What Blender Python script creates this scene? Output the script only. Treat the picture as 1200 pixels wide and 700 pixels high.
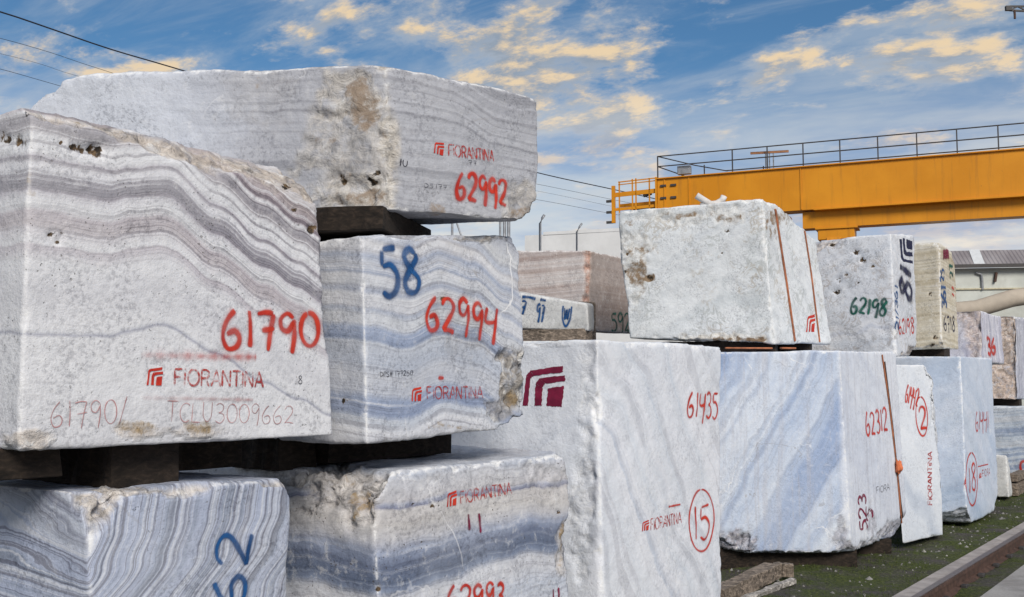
import bpy, bmesh, math, random
import numpy as np
from mathutils import Vector, Matrix
from mathutils.bvhtree import BVHTree
for o in list(bpy.data.objects): bpy.data.objects.remove(o)
scene = bpy.context.scene
COL = scene.collection
random.seed(7)

# ------------------------------------------------------------------ camera
F_PX, HOR, CAM_H = 1200.0, 450.0, 1.70          # photograph is 1200 x 700
PITCH = math.atan((HOR - 350) / F_PX)
CAM = Vector((0, 0, CAM_H))
cd = bpy.data.cameras.new('camera'); cam = bpy.data.objects.new('camera', cd); COL.objects.link(cam)
cam.location = CAM; cam.rotation_euler = (math.radians(90) + PITCH, 0, 0)
cd.sensor_width = 36; cd.lens = 36 * F_PX / 1200; cd.clip_start = 0.05; cd.clip_end = 3000
scene.camera = cam
scene.render.resolution_x, scene.render.resolution_y = 1024, 597
scene.view_settings.view_transform = 'Standard'; scene.view_settings.look = 'None'
scene.view_settings.exposure = 0.22; scene.view_settings.gamma = 1.0

# ------------------------------------------------------------------ sun and sky
SUN_EL, SUN_AZ = math.radians(34), math.radians(166)   # azimuth clockwise from +Y: behind, to the right
sl = bpy.data.lights.new('sun', 'SUN'); sl.energy = 2.9; sl.angle = math.radians(22); sl.color = (1.0, 0.93, 0.84)
so = bpy.data.objects.new('sun', sl); COL.objects.link(so)
sdir = Vector((math.sin(SUN_AZ) * math.cos(SUN_EL), math.cos(SUN_AZ) * math.cos(SUN_EL), math.sin(SUN_EL)))
so.rotation_euler = sdir.to_track_quat('Z', 'Y').to_euler(); so.location = sdir * 60

class NT:
    """terse node building"""
    def __init__(s, tree): s.t = tree; s.t.nodes.clear()
    def n(s, typ, ins=None, **props):
        nd = s.t.nodes.new('ShaderNode' + typ)
        for k, v in props.items(): setattr(nd, k, v)
        for k, v in (ins or {}).items():
            sk = nd.inputs[k]
            if isinstance(v, bpy.types.NodeSocket): s.t.links.new(v, sk)
            else: sk.default_value = v
        return nd
    def m(s, op, a, b=None, c=None, clamp=False):
        ins = {0: a}
        if b is not None: ins[1] = b
        if c is not None: ins[2] = c
        return s.n('Math', ins, operation=op, use_clamp=clamp).outputs[0]
    def vm(s, op, a, b=None, out=0):
        ins = {0: a}
        if b is not None: ins[1] = b
        return s.n('VectorMath', ins, operation=op).outputs[out]
    def noise(s, vec=None, scale=1.0, detail=4, rough=0.55, dist=0.0, dims='3D', w=None, out=0):
        ins = {'Scale': scale, 'Detail': detail, 'Roughness': rough, 'Distortion': dist}
        if vec is not None: ins['Vector'] = vec
        if w is not None: ins['W'] = w
        return s.n('TexNoise', ins, noise_dimensions=dims).outputs[out]
    def ramp(s, fac, stops, interp='LINEAR', out=0):
        nd = s.n('ValToRGB', {0: fac}); cr = nd.color_ramp; cr.interpolation = interp
        while len(cr.elements) < len(stops): cr.elements.new(0.5)
        for e, (p, c) in zip(cr.elements, sorted(stops, key=lambda q: q[0])):
            e.position = p
            e.color = (c, c, c, 1) if isinstance(c, (int, float)) else (*c, 1)
        return nd.outputs[out]
    def mr(s, v, a, b, c=0.0, d=1.0, smooth=True):
        return s.n('MapRange', {0: v, 1: a, 2: b, 3: c, 4: d}, interpolation_type='SMOOTHSTEP' if smooth else 'LINEAR').outputs[0]
    def mix(s, f, a, b, mode='MIX'):
        col = lambda c: c if isinstance(c, bpy.types.NodeSocket) else (c[0], c[1], c[2], 1)
        nd = s.n('Mix', {0: f}, data_type='RGBA', blend_type=mode)
        for k, v in ((6, col(a)), (7, col(b))):
            if isinstance(v, bpy.types.NodeSocket): s.t.links.new(v, nd.inputs[k])
            else: nd.inputs[k].default_value = v
        return nd.outputs[2]
    def link(s, a, b): s.t.links.new(a, b)

world = bpy.data.worlds.new('World'); scene.world = world; world.use_nodes = True
w = NT(world.node_tree)
sky = w.n('TexSky', sky_type='NISHITA', sun_disc=False, sun_elevation=SUN_EL, sun_rotation=SUN_AZ, air_density=1.0, dust_density=0.6, ozone_density=2.2)
tc = w.n('TexCoord').outputs['Generated']
dirn = w.vm('NORMALIZE', tc)
sp = w.n('SeparateXYZ', {0: dirn})
zc = w.m('MAXIMUM', sp.outputs[2], 0.0)
zz = w.m('ADD', zc, 0.22)
cv = w.n('CombineXYZ', {0: w.m('DIVIDE', sp.outputs[0], zz), 1: w.m('DIVIDE', sp.outputs[1], zz), 2: 0.37})
rot = w.n('VectorRotate', {'Vector': cv.outputs[0], 'Angle': 0.5}, rotation_type='Z_AXIS').outputs[0]
st = w.vm('MULTIPLY', rot, (1.0, 1.30, 1.0))
big = w.noise(w.vm('ADD', st, (3.7, 1.2, 0.0)), 1.5, 3, 0.5)
def puffs(vec): return w.noise(vec, 4.5, 9, 0.63, 0.12)
pf = puffs(st)
pf2 = puffs(w.vm('ADD', st, (0.035, -0.03, 0.0)))
dens = w.m('ADD', w.m('MULTIPLY', pf, 0.72), w.m('MULTIPLY', big, 0.40))
cover = w.mr(dens, 0.53, 0.64)
wisps = w.mr(w.noise(w.vm('MULTIPLY', rot, (1.0, 3.2, 1.0)), 1.7, 8, 0.62, 0.6), 0.40, 0.70, 0.0, 0.62)
lit = w.mr(w.m('SUBTRACT', pf, pf2), -0.05, 0.10)
K = 10.0
grey = (0.30 * K, 0.36 * K, 0.44 * K); warm = (0.88 * K, 0.68 * K, 0.43 * K); haze_c = (0.70 * K, 0.72 * K, 0.74 * K)
core = w.mix(lit, grey, warm)
core = w.mix(w.mr(dens, 0.55, 0.66), (0.50 * K, 0.53 * K, 0.57 * K), core)
skyc = w.mix(1.0, sky.outputs[0], (0.48, 0.74, 0.88), 'MULTIPLY')
skyc = w.mix(wisps, skyc, (0.40 * K, 0.48 * K, 0.58 * K))
skyc = w.mix(w.m('MULTIPLY', cover, 0.93), skyc, core)
hz = w.ramp(zc, [(0.0, 1.0), (0.11, 0.90), (0.19, 0.55), (0.31, 0.0)], 'EASE')
hn = w.noise(w.vm('MULTIPLY', dirn, (3.0, 3.0, 16.0)), 1.6, 5, 0.55)
hcol = w.mix(w.mr(hn, 0.42, 0.64), (0.47 * K, 0.52 * K, 0.66 * K), (0.86 * K, 0.83 * K, 0.78 * K))
skyc = w.mix(w.m('MULTIPLY', hz, 0.9), skyc, hcol)
bg = w.n('Background', {0: skyc, 1: 0.085})
w.link(bg.outputs[0], w.n('OutputWorld').inputs[0])

# ------------------------------------------------------------------ pixel -> place helpers (photograph pixels)
FW = Vector((0, math.cos(PITCH), math.sin(PITCH))); UP = Vector((0, -math.sin(PITCH), math.cos(PITCH))); RT = Vector((1, 0, 0))
def ray(px, py): return FW + RT * ((px - 600) / F_PX) + UP * (-(py - 350) / F_PX)
def P(px, py, Y):
    d = ray(px, py); return CAM + d * (Y / d.y)
def G(px, py, z=0.0):
    d = ray(px, py); return CAM + d * ((z - CAM_H) / d.z)
ROW = Vector((0.596, 0.803, 0)); INTO = Vector((-0.803, 0.596, 0))    # along the row, and away from the rail

# ------------------------------------------------------------------ vectorised noise
_rs = np.random.RandomState(3); _perm = _rs.permutation(512); _perm = np.concatenate([_perm, _perm, _perm])
_grad = _rs.normal(size=(512, 3)); _grad /= np.linalg.norm(_grad, axis=1)[:, None]
def perlin(p):
    i = np.floor(p).astype(int); f = p - i; i &= 511
    u = f * f * f * (f * (f * 6 - 15) + 10); r = 0
    for dx in (0, 1):
        wx = u[:, 0] if dx else 1 - u[:, 0]
        for dy in (0, 1):
            wy = u[:, 1] if dy else 1 - u[:, 1]
            for dz in (0, 1):
                wz = u[:, 2] if dz else 1 - u[:, 2]
                h = _perm[_perm[_perm[(i[:, 0] + dx) & 511] + ((i[:, 1] + dy) & 511)] + ((i[:, 2] + dz) & 511)]
                r = r + wx * wy * wz * (_grad[h] * (f - (dx, dy, dz))).sum(1)
    return r * 1.6
def fbm(p, sc, oct=4, gain=0.5, seed=0):
    p = p * sc + seed * 17.31; a = 1.0; r = 0
    for _ in range(oct): r = r + a * perlin(p); p = p * 2.03 + 5.7; a *= gain
    return r
def sstep(x, a, b):
    t = np.clip((x - a) / (b - a), 0, 1); return t * t * (3 - 2 * t)

# ------------------------------------------------------------------ mesh builder
def tag(o, label=None, cat=None, group=None, kind=None):
    for k, v in (('label', label), ('category', cat), ('group', group), ('kind', kind)):
        if v: o[k] = v
    return o
def empty(name, loc):
    o = bpy.data.objects.new(name, None); COL.objects.link(o); o.location = loc; return o
class MB:
    def __init__(s): s.v = []; s.f = []
    def add(s, vs, fs):
        b = len(s.v); s.v += [Vector(v) for v in vs]; s.f += [tuple(b + i for i in f) for f in fs]; return s
    def beam(s, a, b, wd, ht, up=(0, 0, 1)):
        a, b = Vector(a), Vector(b); d = (b - a).normalized(); u = Vector(up)
        x = d.cross(u).normalized(); u = x.cross(d).normalized()
        vs = [p + x * (sx * wd / 2) + u * (sz * ht / 2) for p in (a, b) for sx, sz in ((-1, -1), (1, -1), (1, 1), (-1, 1))]
        return s.add(vs, [(3, 2, 1, 0), (4, 5, 6, 7), (0, 1, 5, 4), (1, 2, 6, 5), (2, 3, 7, 6), (3, 0, 4, 7)])
    def box(s, lo, hi):
        x0, y0, z0 = lo; x1, y1, z1 = hi
        return s.add([(x0, y0, z0), (x1, y0, z0), (x1, y1, z0), (x0, y1, z0), (x0, y0, z1), (x1, y0, z1), (x1, y1, z1), (x0, y1, z1)],
                     [(3, 2, 1, 0), (4, 5, 6, 7), (0, 1, 5, 4), (1, 2, 6, 5), (2, 3, 7, 6), (3, 0, 4, 7)])
    def tube(s, pts, r, n=8):
        pts = [Vector(p) for p in pts]; b = len(s.v); prev = None
        for i, p in enumerate(pts):
            d = (pts[min(i + 1, len(pts) - 1)] - pts[max(i - 1, 0)]).normalized()
            x = d.cross(Vector((0, 0, 1)) if abs(d.z) < 0.95 else Vector((1, 0, 0))).normalized(); y = d.cross(x)
            s.v += [p + (x * math.cos(t) + y * math.sin(t)) * r for t in (k * 2 * math.pi / n for k in range(n))]
        for i in range(len(pts) - 1):
            for k in range(n):
                k2 = (k + 1) % n; s.f.append((b + i * n + k, b + i * n + k2, b + (i + 1) * n + k2, b + (i + 1) * n + k))
        s.f.append(tuple(b + k for k in reversed(range(n)))); e = b + (len(pts) - 1) * n; s.f.append(tuple(e + k for k in range(n)))
        return s
    def build(s, name, mat, parent=None, bevel=0.0, smooth=False):
        me = bpy.data.meshes.new(name); off = Vector((0, 0, 0))
        if parent is not None: off = parent.location if parent.parent is None else parent.parent.location
        me.from_pydata([v - off for v in s.v], [], s.f)
        if bevel or True:
            bm = bmesh.new(); bm.from_mesh(me); bmesh.ops.recalc_face_normals(bm, faces=bm.faces)
            if bevel: bmesh.ops.bevel(bm, geom=list(bm.edges), offset=bevel, segments=1, affect='EDGES')
            bm.to_mesh(me); bm.free()
        me.materials.append(mat)
        if smooth: me.polygons.foreach_set('use_smooth', [True] * len(me.polygons))
        o = bpy.data.objects.new(name, me); COL.objects.link(o)
        if parent is not None: o.parent = parent
        return o
    def based(s, name, mat, **kw):
        """top-level single mesh, origin at its base"""
        lo = Vector((sum(v.x for v in s.v) / len(s.v), sum(v.y for v in s.v) / len(s.v), min(v.z for v in s.v)))
        s.v = [v - lo for v in s.v]; o = s.build(name, mat, **kw); o.location = lo; return o

# ------------------------------------------------------------------ materials
def newmat(name):
    m = bpy.data.materials.new(name); m.use_nodes = True; return m, NT(m.node_tree)
def finish(t, color, rough=0.8, bump=None, strength=0.3, dist=0.01, metal=0.0, spec=0.35):
    b = t.n('BsdfPrincipled', {'Base Color': color, 'Roughness': rough, 'Metallic': metal, 'Specular IOR Level': spec})
    if bump is not None:
        bp = t.n('Bump', {'Height': bump, 'Strength': strength, 'Distance': dist}); t.link(bp.outputs[0], b.inputs['Normal'])
    t.link(b.outputs[0], t.n('OutputMaterial').inputs[0])

def marble(name, direction=(0, 0, 1), curve=None, warp=(0.05, 1.6), fine=(0.012, 9.0), freq=6.0, cols=None, prof=None, prof_range=(0, 1),
           lines=0.35, line_freq=60.0, patch=None, vein=0.5, pit=0.35, stain=0.25, stain_col=(0.30, 0.22, 0.13), rock=(0.34, 0.31, 0.28),
           speck=0.0, streak=0.0, seed=0.0, mottle=1.0, zone=None, lrange=None, lmask=True, squig=0.0, grainy=1.0, sq_col=((0.22, 0.22, 0.22), (0.26, 0.19, 0.13)), seam=(0.74, 0.73, 0.73)):
    m, t = newmat(name)
    co = t.n('TexCoord').outputs['Object']
    P0 = t.vm('ADD', co, (seed * 3.1, seed * 1.7, seed * 0.9))
    sep = t.n('SeparateXYZ', {0: co})
    d = t.vm('DOT_PRODUCT', co, direction, out=1)
    if curve:                                                      # bedding that folds along the block: (axis, [(pos, offset)])
        ax, pts = curve; x0, x1 = pts[0][0], pts[-1][0]; lo = min(p[1] for p in pts); hi = max(p[1] for p in pts)
        f = t.mr(sep.outputs[ax], x0, x1, smooth=False)
        c = t.ramp(f, [((p[0] - x0) / (x1 - x0), (p[1] - lo) / (hi - lo)) for p in pts], 'EASE')
        d = t.m('ADD', d, t.m('MULTIPLY_ADD', c, hi - lo, lo))
    wn = t.noise(P0, warp[1], 3, 0.5)
    d = t.m('ADD', d, t.m('MULTIPLY', t.m('SUBTRACT', wn, 0.5), warp[0] * 2))
    fn = t.noise(P0, fine[1], 4, 0.6)
    d = t.m('ADD', d, t.m('MULTIPLY', t.m('SUBTRACT', fn, 0.5), fine[0] * 2))
    band = t.noise(None, freq, 3.5, 0.62, dims='1D', w=t.m('ADD', d, seed + 0.31))
    thin = t.noise(None, line_freq, 4, 0.7, dims='1D', w=t.m('ADD', d, seed + 3.3))
    grain = t.noise(P0, 55.0, 3, 0.7)
    mott = t.noise(P0, 2.3, 4, 0.6)
    if prof:
        a, b = prof_range
        base = t.ramp(t.mr(d, a, b, smooth=False), [((p - a) / (b - a), c) for p, c in prof])
    else:
        base = t.ramp(t.m('ADD', band, t.m('MULTIPLY', t.m('SUBTRACT', mott, 0.5), 0.12)), cols)
    # fine bedding lines, darker and paler seams
    lg = t.mr(mott, 0.36, 0.58, 0.25, 1.0) if lmask else 1.0
    if lrange: lg = t.m('MULTIPLY', lg, t.mr(d, lrange[0], lrange[1], lrange[2] if len(lrange) > 2 else 0.12, 1.0))
    lm = t.m('MULTIPLY', t.m('MULTIPLY', t.mr(thin, 0.50, 0.62), lines), lg)
    col = t.mix(lm, base, t.mix(1.0, base, (0.40, 0.38, 0.41), 'MULTIPLY'))
    col = t.mix(t.m('MULTIPLY', t.m('MULTIPLY', t.mr(thin, 0.44, 0.34), lines), lg), col, seam)
    if patch:                                                      # cloudier zones of another stone colour
        pc, psc, lo, hi, amt = patch
        pm = t.mr(t.noise(P0, psc, 6, 0.6, 0.8), lo, hi, 0, amt); col = t.mix(pm, col, pc)
    if zone:
        zx = t.m('ADD', sep.outputs[zone[0]], t.m('MULTIPLY', t.m('SUBTRACT', mott, 0.5), zone[5] if len(zone) > 5 else 0.5)); col = t.mix(t.mr(zx, zone[1], zone[2], 0, zone[4]), col, zone[3])
    if streak:
        sv = t.vm('MULTIPLY', P0, (9.0, 1.0, 0.25)); sn = t.mr(t.noise(sv, 3.0, 5, 0.65), 0.45, 0.7, 0, streak)
        col = t.mix(sn, col, (0.42, 0.41, 0.44))
    big_ = t.noise(P0, 0.9, 3, 0.5); col = t.mix(t.mr(big_, 0.40, 0.62, 0.0, 0.14), t.mix(1.0, col, (0.94, 0.96, 1.0), 'MULTIPLY'), (0.80, 0.80, 0.80))
    crys = t.noise(P0, 17.0, 4, 0.72, 0.3)
    col = t.mix(t.m('MULTIPLY', t.mr(grain, 0.36, 0.54, 0.62 * grainy, 0.0), t.mr(t.noise(P0, 5.0, 3, 0.6), 0.40, 0.62, 0.12, 1.0)), col, t.mix(1.0, col, (0.50, 0.50, 0.52), 'MULTIPLY'))
    col = t.mix(t.mr(crys, 0.34, 0.52, 0.34 * mottle, 0.0), col, t.mix(1.0, col, (0.60, 0.60, 0.63), 'MULTIPLY'))
    col = t.mix(t.mr(crys, 0.54, 0.70, 0.0, 0.30 * mottle), col, (0.82, 0.81, 0.80))
    # healed cracks, pale and thin, only here and there
    vn = t.noise(P0, 1.3, 5, 0.5, 0.6); vg = t.mr(t.noise(P0, 2.1, 3), 0.50, 0.66)
    vm_ = t.m('MULTIPLY', t.mr(t.m('ABSOLUTE', t.m('SUBTRACT', vn, 0.5)), 0.006, 0.001, 0, vein), vg)
    col = t.mix(vm_, col, (0.80, 0.80, 0.81))
    hm = t.m('MULTIPLY', t.mr(t.m('ABSOLUTE', t.m('SUBTRACT', vn, 0.42)), 0.004, 0.001), t.mr(mott, 0.5, 0.6, 0, 0.6 * vein))
    col = t.mix(hm, col, (0.22, 0.19, 0.17))
    if squig:
        q1 = t.noise(P0, 7.0, 5, 0.6, 1.4); qg = t.mr(t.noise(P0, 3.2, 3, 0.6), 0.45, 0.58)
        qm = t.m('MULTIPLY', t.mr(t.m('ABSOLUTE', t.m('SUBTRACT', q1, 0.5)), 0.060, 0.010, 0, squig), qg)
        col = t.mix(qm, col, t.mix(t.mr(mott, 0.45, 0.55), *sq_col))
    if speck:
        sk = t.mr(t.noise(P0, 26.0, 6, 0.75, 0.4), 0.56, 0.68, 0, speck); col = t.mix(sk, col, (0.22, 0.22, 0.24))
    # pits
    pn = t.m('MULTIPLY', t.mr(t.noise(P0, 80.0, 2, 0.5), 0.67, 0.73), t.mr(t.noise(P0, 4.4, 3), 0.42, 0.62, 0, pit))
    col = t.mix(pn, col, (0.09, 0.075, 0.06))
    # damp and rust stains with their own outline
    sn_ = t.mr(t.noise(P0, 3.1, 5, 0.68, 0.5), 0.60, 0.76, 0, stain); col = t.mix(sn_, col, stain_col)
    ea = t.n('Attribute', attribute_name='edge').outputs['Fac']; col = t.mix(t.m('MULTIPLY', ea, t.mr(crys, 0.42, 0.58, 0.05, 0.85)), col, (0.76, 0.76, 0.76))
    # broken (unsawn) stone, from the chips and cuts in the geometry
    at = t.n('Attribute', attribute_name='mask').outputs['Vector']; am = t.n('SeparateXYZ', {0: at})
    rk_n = t.noise(P0, 13.0, 5, 0.75, 0.9)
    rkc = t.ramp(rk_n, [(0.32, tuple(0.22 * c for c in rock)), (0.45, rock), (0.55, tuple(min(0.75, 1.5 * c) for c in rock)), (0.66, (0.72, 0.70, 0.66))])
    rm = t.m('MULTIPLY', am.outputs[0], t.mr(t.noise(P0, 16.0, 5, 0.7), 0.30, 0.56, 0.25, 0.95), clamp=True)
    col = t.mix(rm, col, rkc)
    sx_ = t.mr(t.m('ADD', am.outputs[2], t.m('MULTIPLY', t.m('SUBTRACT', crys, 0.5), 1.3)), 0.40, 0.85); col = t.mix(t.m('MULTIPLY', sx_, t.mr(am.outputs[2], 0.0, 0.3)), col, stain_col)
    pm2 = t.mr(t.m('ADD', am.outputs[1], t.m('MULTIPLY', t.m('SUBTRACT', t.noise(P0, 60.0, 3), 0.5), 0.9)), 0.30, 0.50)
    col = t.mix(pm2, col, t.ramp(t.noise(P0, 40.0, 3), [(0.4, (0.025, 0.02, 0.015)), (0.68, (0.20, 0.13, 0.07))]))
    bump = t.m('ADD', t.m('MULTIPLY', grain, 0.35), t.m('MULTIPLY', rk_n, t.m('MULTIPLY_ADD', am.outputs[0], 2.2, 0.25)))
    bump = t.m('ADD', bump, t.m('MULTIPLY', crys, 0.35)); bump = t.m('SUBTRACT', bump, t.m('MULTIPLY', pn, 0.8))
    finish(t, col, t.mr(grain, 0.2, 0.8, 0.62, 0.9), bump, 0.75, 0.012, spec=0.3)
    return m

def paint_mat(name, col, wear=0.35, dark=None, gap=0.30):
    m, t = newmat(name); co = t.n('TexCoord').outputs['Object']
    al = t.n('Attribute', attribute_name='cover').outputs['Fac']
    nz = t.noise(co, 70.0, 5, 0.7); n2 = t.noise(co, 9.0, 4, 0.6)
    a = t.m('MULTIPLY', al, t.mr(t.m('ADD', t.m('MULTIPLY', nz, 0.6), t.m('MULTIPLY', n2, 0.4)), gap, gap + 0.16, 1 - wear, 1.0), clamp=True)
    c = t.mix(t.mr(n2, 0.3, 0.7), col, dark or tuple(x * 0.55 for x in col))
    b = t.n('BsdfPrincipled', {'Base Color': c, 'Roughness': 0.6, 'Specular IOR Level': 0.3}); tr = t.n('BsdfTransparent')
    mx = t.n('MixShader', {0: a}); t.link(tr.outputs[0], mx.inputs[1]); t.link(b.outputs[0], mx.inputs[2])
    t.link(mx.outputs[0], t.n('OutputMaterial').inputs[0]); return m
RED = paint_mat('red_spray_paint', (0.62, 0.045, 0.018), 0.25, (0.42, 0.02, 0.012))
STENCIL = paint_mat('red_stencil_paint', (0.52, 0.05, 0.03), 0.85, (0.34, 0.03, 0.03), 0.40)
MAROON = paint_mat('maroon_paint', (0.24, 0.012, 0.05), 0.35, (0.13, 0.006, 0.03))
BLUE = paint_mat('blue_spray_paint', (0.012, 0.10, 0.30), 0.25, (0.008, 0.05, 0.16))
NAVY = paint_mat('navy_paint', (0.012, 0.014, 0.06), 0.3)
GREEN = paint_mat('green_spray_paint', (0.01, 0.13, 0.09), 0.25, (0.006, 0.05, 0.045))
PENCIL = paint_mat('faded_red_crayon', (0.56, 0.28, 0.28), 0.9)
INK = paint_mat('dark_ink', (0.05, 0.05, 0.07), 0.6)

def plain(name, col, rough=0.7, metal=0.0, var=0.25, scale=6.0, dirt=None, dirt_amt=0.4, bump=0.15, spec=0.35):
    m, t = newmat(name); co = t.n('TexCoord').outputs['Object']
    n1 = t.noise(co, scale, 6, 0.65); n2 = t.noise(co, scale * 9, 4, 0.6)
    c = t.mix(t.mr(n1, 0.3, 0.7, 0, 1), tuple(x * (1 - var) for x in col), tuple(min(1, x * (1 + var * 0.4)) for x in col))
    if dirt: c = t.mix(t.mr(t.noise(co, scale * 0.7, 7, 0.7, 0.4), 0.52, 0.70, 0, dirt_amt), c, dirt)
    finish(t, c, t.mr(n1, 0.2, 0.8, rough - 0.1, min(1, rough + 0.1)), t.m('ADD', n1, t.m('MULTIPLY', n2, 0.4)), bump, 0.01, metal, spec); return m
def wood(name, col):
    m, t = newmat(name); co = t.n('TexCoord').outputs['Object']
    g = t.noise(t.vm('MULTIPLY', co, (14, 14, 30)), 1.5, 6, 0.65, 0.6); k = t.noise(co, 3.0, 5, 0.6)
    c = t.ramp(g, [(0.32, tuple(x * 0.2 for x in col)), (0.5, col), (0.66, tuple(min(1, x * 2.4) for x in col))])
    c = t.mix(t.mr(k, 0.45, 0.7, 0, 0.4), c, tuple(x * 1.8 for x in col))
    finish(t, c, 0.9, g, 0.6, 0.01); return m
TIMBER = wood('shaded_timber', (0.018, 0.0125, 0.009)); TIMBER_PALE = wood('weathered_timber', (0.15, 0.12, 0.095))  # TIMBER: deep shade beneath the blocks is put into its near-black colour
YELLOW, t = newmat('crane_yellow'); co = t.n('TexCoord').outputs['Object']
n1 = t.noise(co, 0.35, 5, 0.6); n2 = t.noise(t.vm('MULTIPLY', co, (2.5, 2.5, 0.16)), 1.6, 6, 0.7); n3 = t.noise(co, 5.0, 5, 0.7)
c = t.mix(t.mr(n1, 0.35, 0.65), (0.58, 0.220, 0.004), (0.66, 0.262, 0.006)); c = t.mix(t.mr(n2, 0.52, 0.72, 0, 0.45), c, (0.30, 0.12, 0.015)); c = t.mix(t.mr(n3, 0.66, 0.74, 0, 0.6), c, (0.16, 0.07, 0.03))
finish(t, c, t.mr(n1, 0.3, 0.7, 0.4, 0.6), n3, 0.06, 0.01)
STEEL = plain('dark_steel', (0.07, 0.065, 0.065), 0.6, 0.3); GALV = plain('galvanised_steel', (0.30, 0.31, 0.33), 0.5, 0.4)
RUST = plain('rusty_steel', (0.10, 0.058, 0.045), 0.75, 0.2, 0.5, 14.0, (0.05, 0.03, 0.025), 0.7)
STRAP = plain('orange_strap', (0.42, 0.15, 0.07), 0.8, 0, 0.45, 9.0, (0.10, 0.05, 0.04), 0.8)
STRAP_TAG = plain('orange_tag', (0.62, 0.17, 0.07), 0.7)
CABLE = plain('black_cable', (0.03, 0.03, 0.04), 0.7)
WHITE_CLOTH = plain('white_rag', (0.62, 0.60, 0.58), 0.9)

# ------------------------------------------------------------------ stone blocks
def lattice(n):
    """surface lattice of a box with n=(nx,ny,nz) cells -> unit points, quads"""
    nx, ny, nz = n; quads = []
    def grid(a, b, fn, flip):
        A, B = np.meshgrid(np.arange(a), np.arange(b), indexing='ij'); A, B = A.ravel(), B.ravel()
        q = np.stack([fn(A, B), fn(A + 1, B), fn(A + 1, B + 1), fn(A, B + 1)], 1)
        quads.append(q[:, ::-1] if flip else q)
    code = lambda i, j, k: (i * (ny + 1) + j) * (nz + 1) + k
    z = lambda A: A * 0
    grid(nx, nz, lambda a, b: code(a, z(a), b), False); grid(nx, nz, lambda a, b: code(a, z(a) + ny, b), True)
    grid(ny, nz, lambda a, b: code(z(a), a, b), True); grid(ny, nz, lambda a, b: code(z(a) + nx, a, b), False)
    grid(nx, ny, lambda a, b: code(a, b, z(a)), True); grid(nx, ny, lambda a, b: code(a, b, z(a) + nz), False)
    q = np.concatenate(quads); u, inv = np.unique(q.ravel(), return_inverse=True)
    k = u % (nz + 1); j = (u // (nz + 1)) % (ny + 1); i = u // ((nz + 1) * (ny + 1))
    return np.stack([i / nx, j / ny, k / nz], 1).astype(float), inv.reshape(-1, 4)

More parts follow.
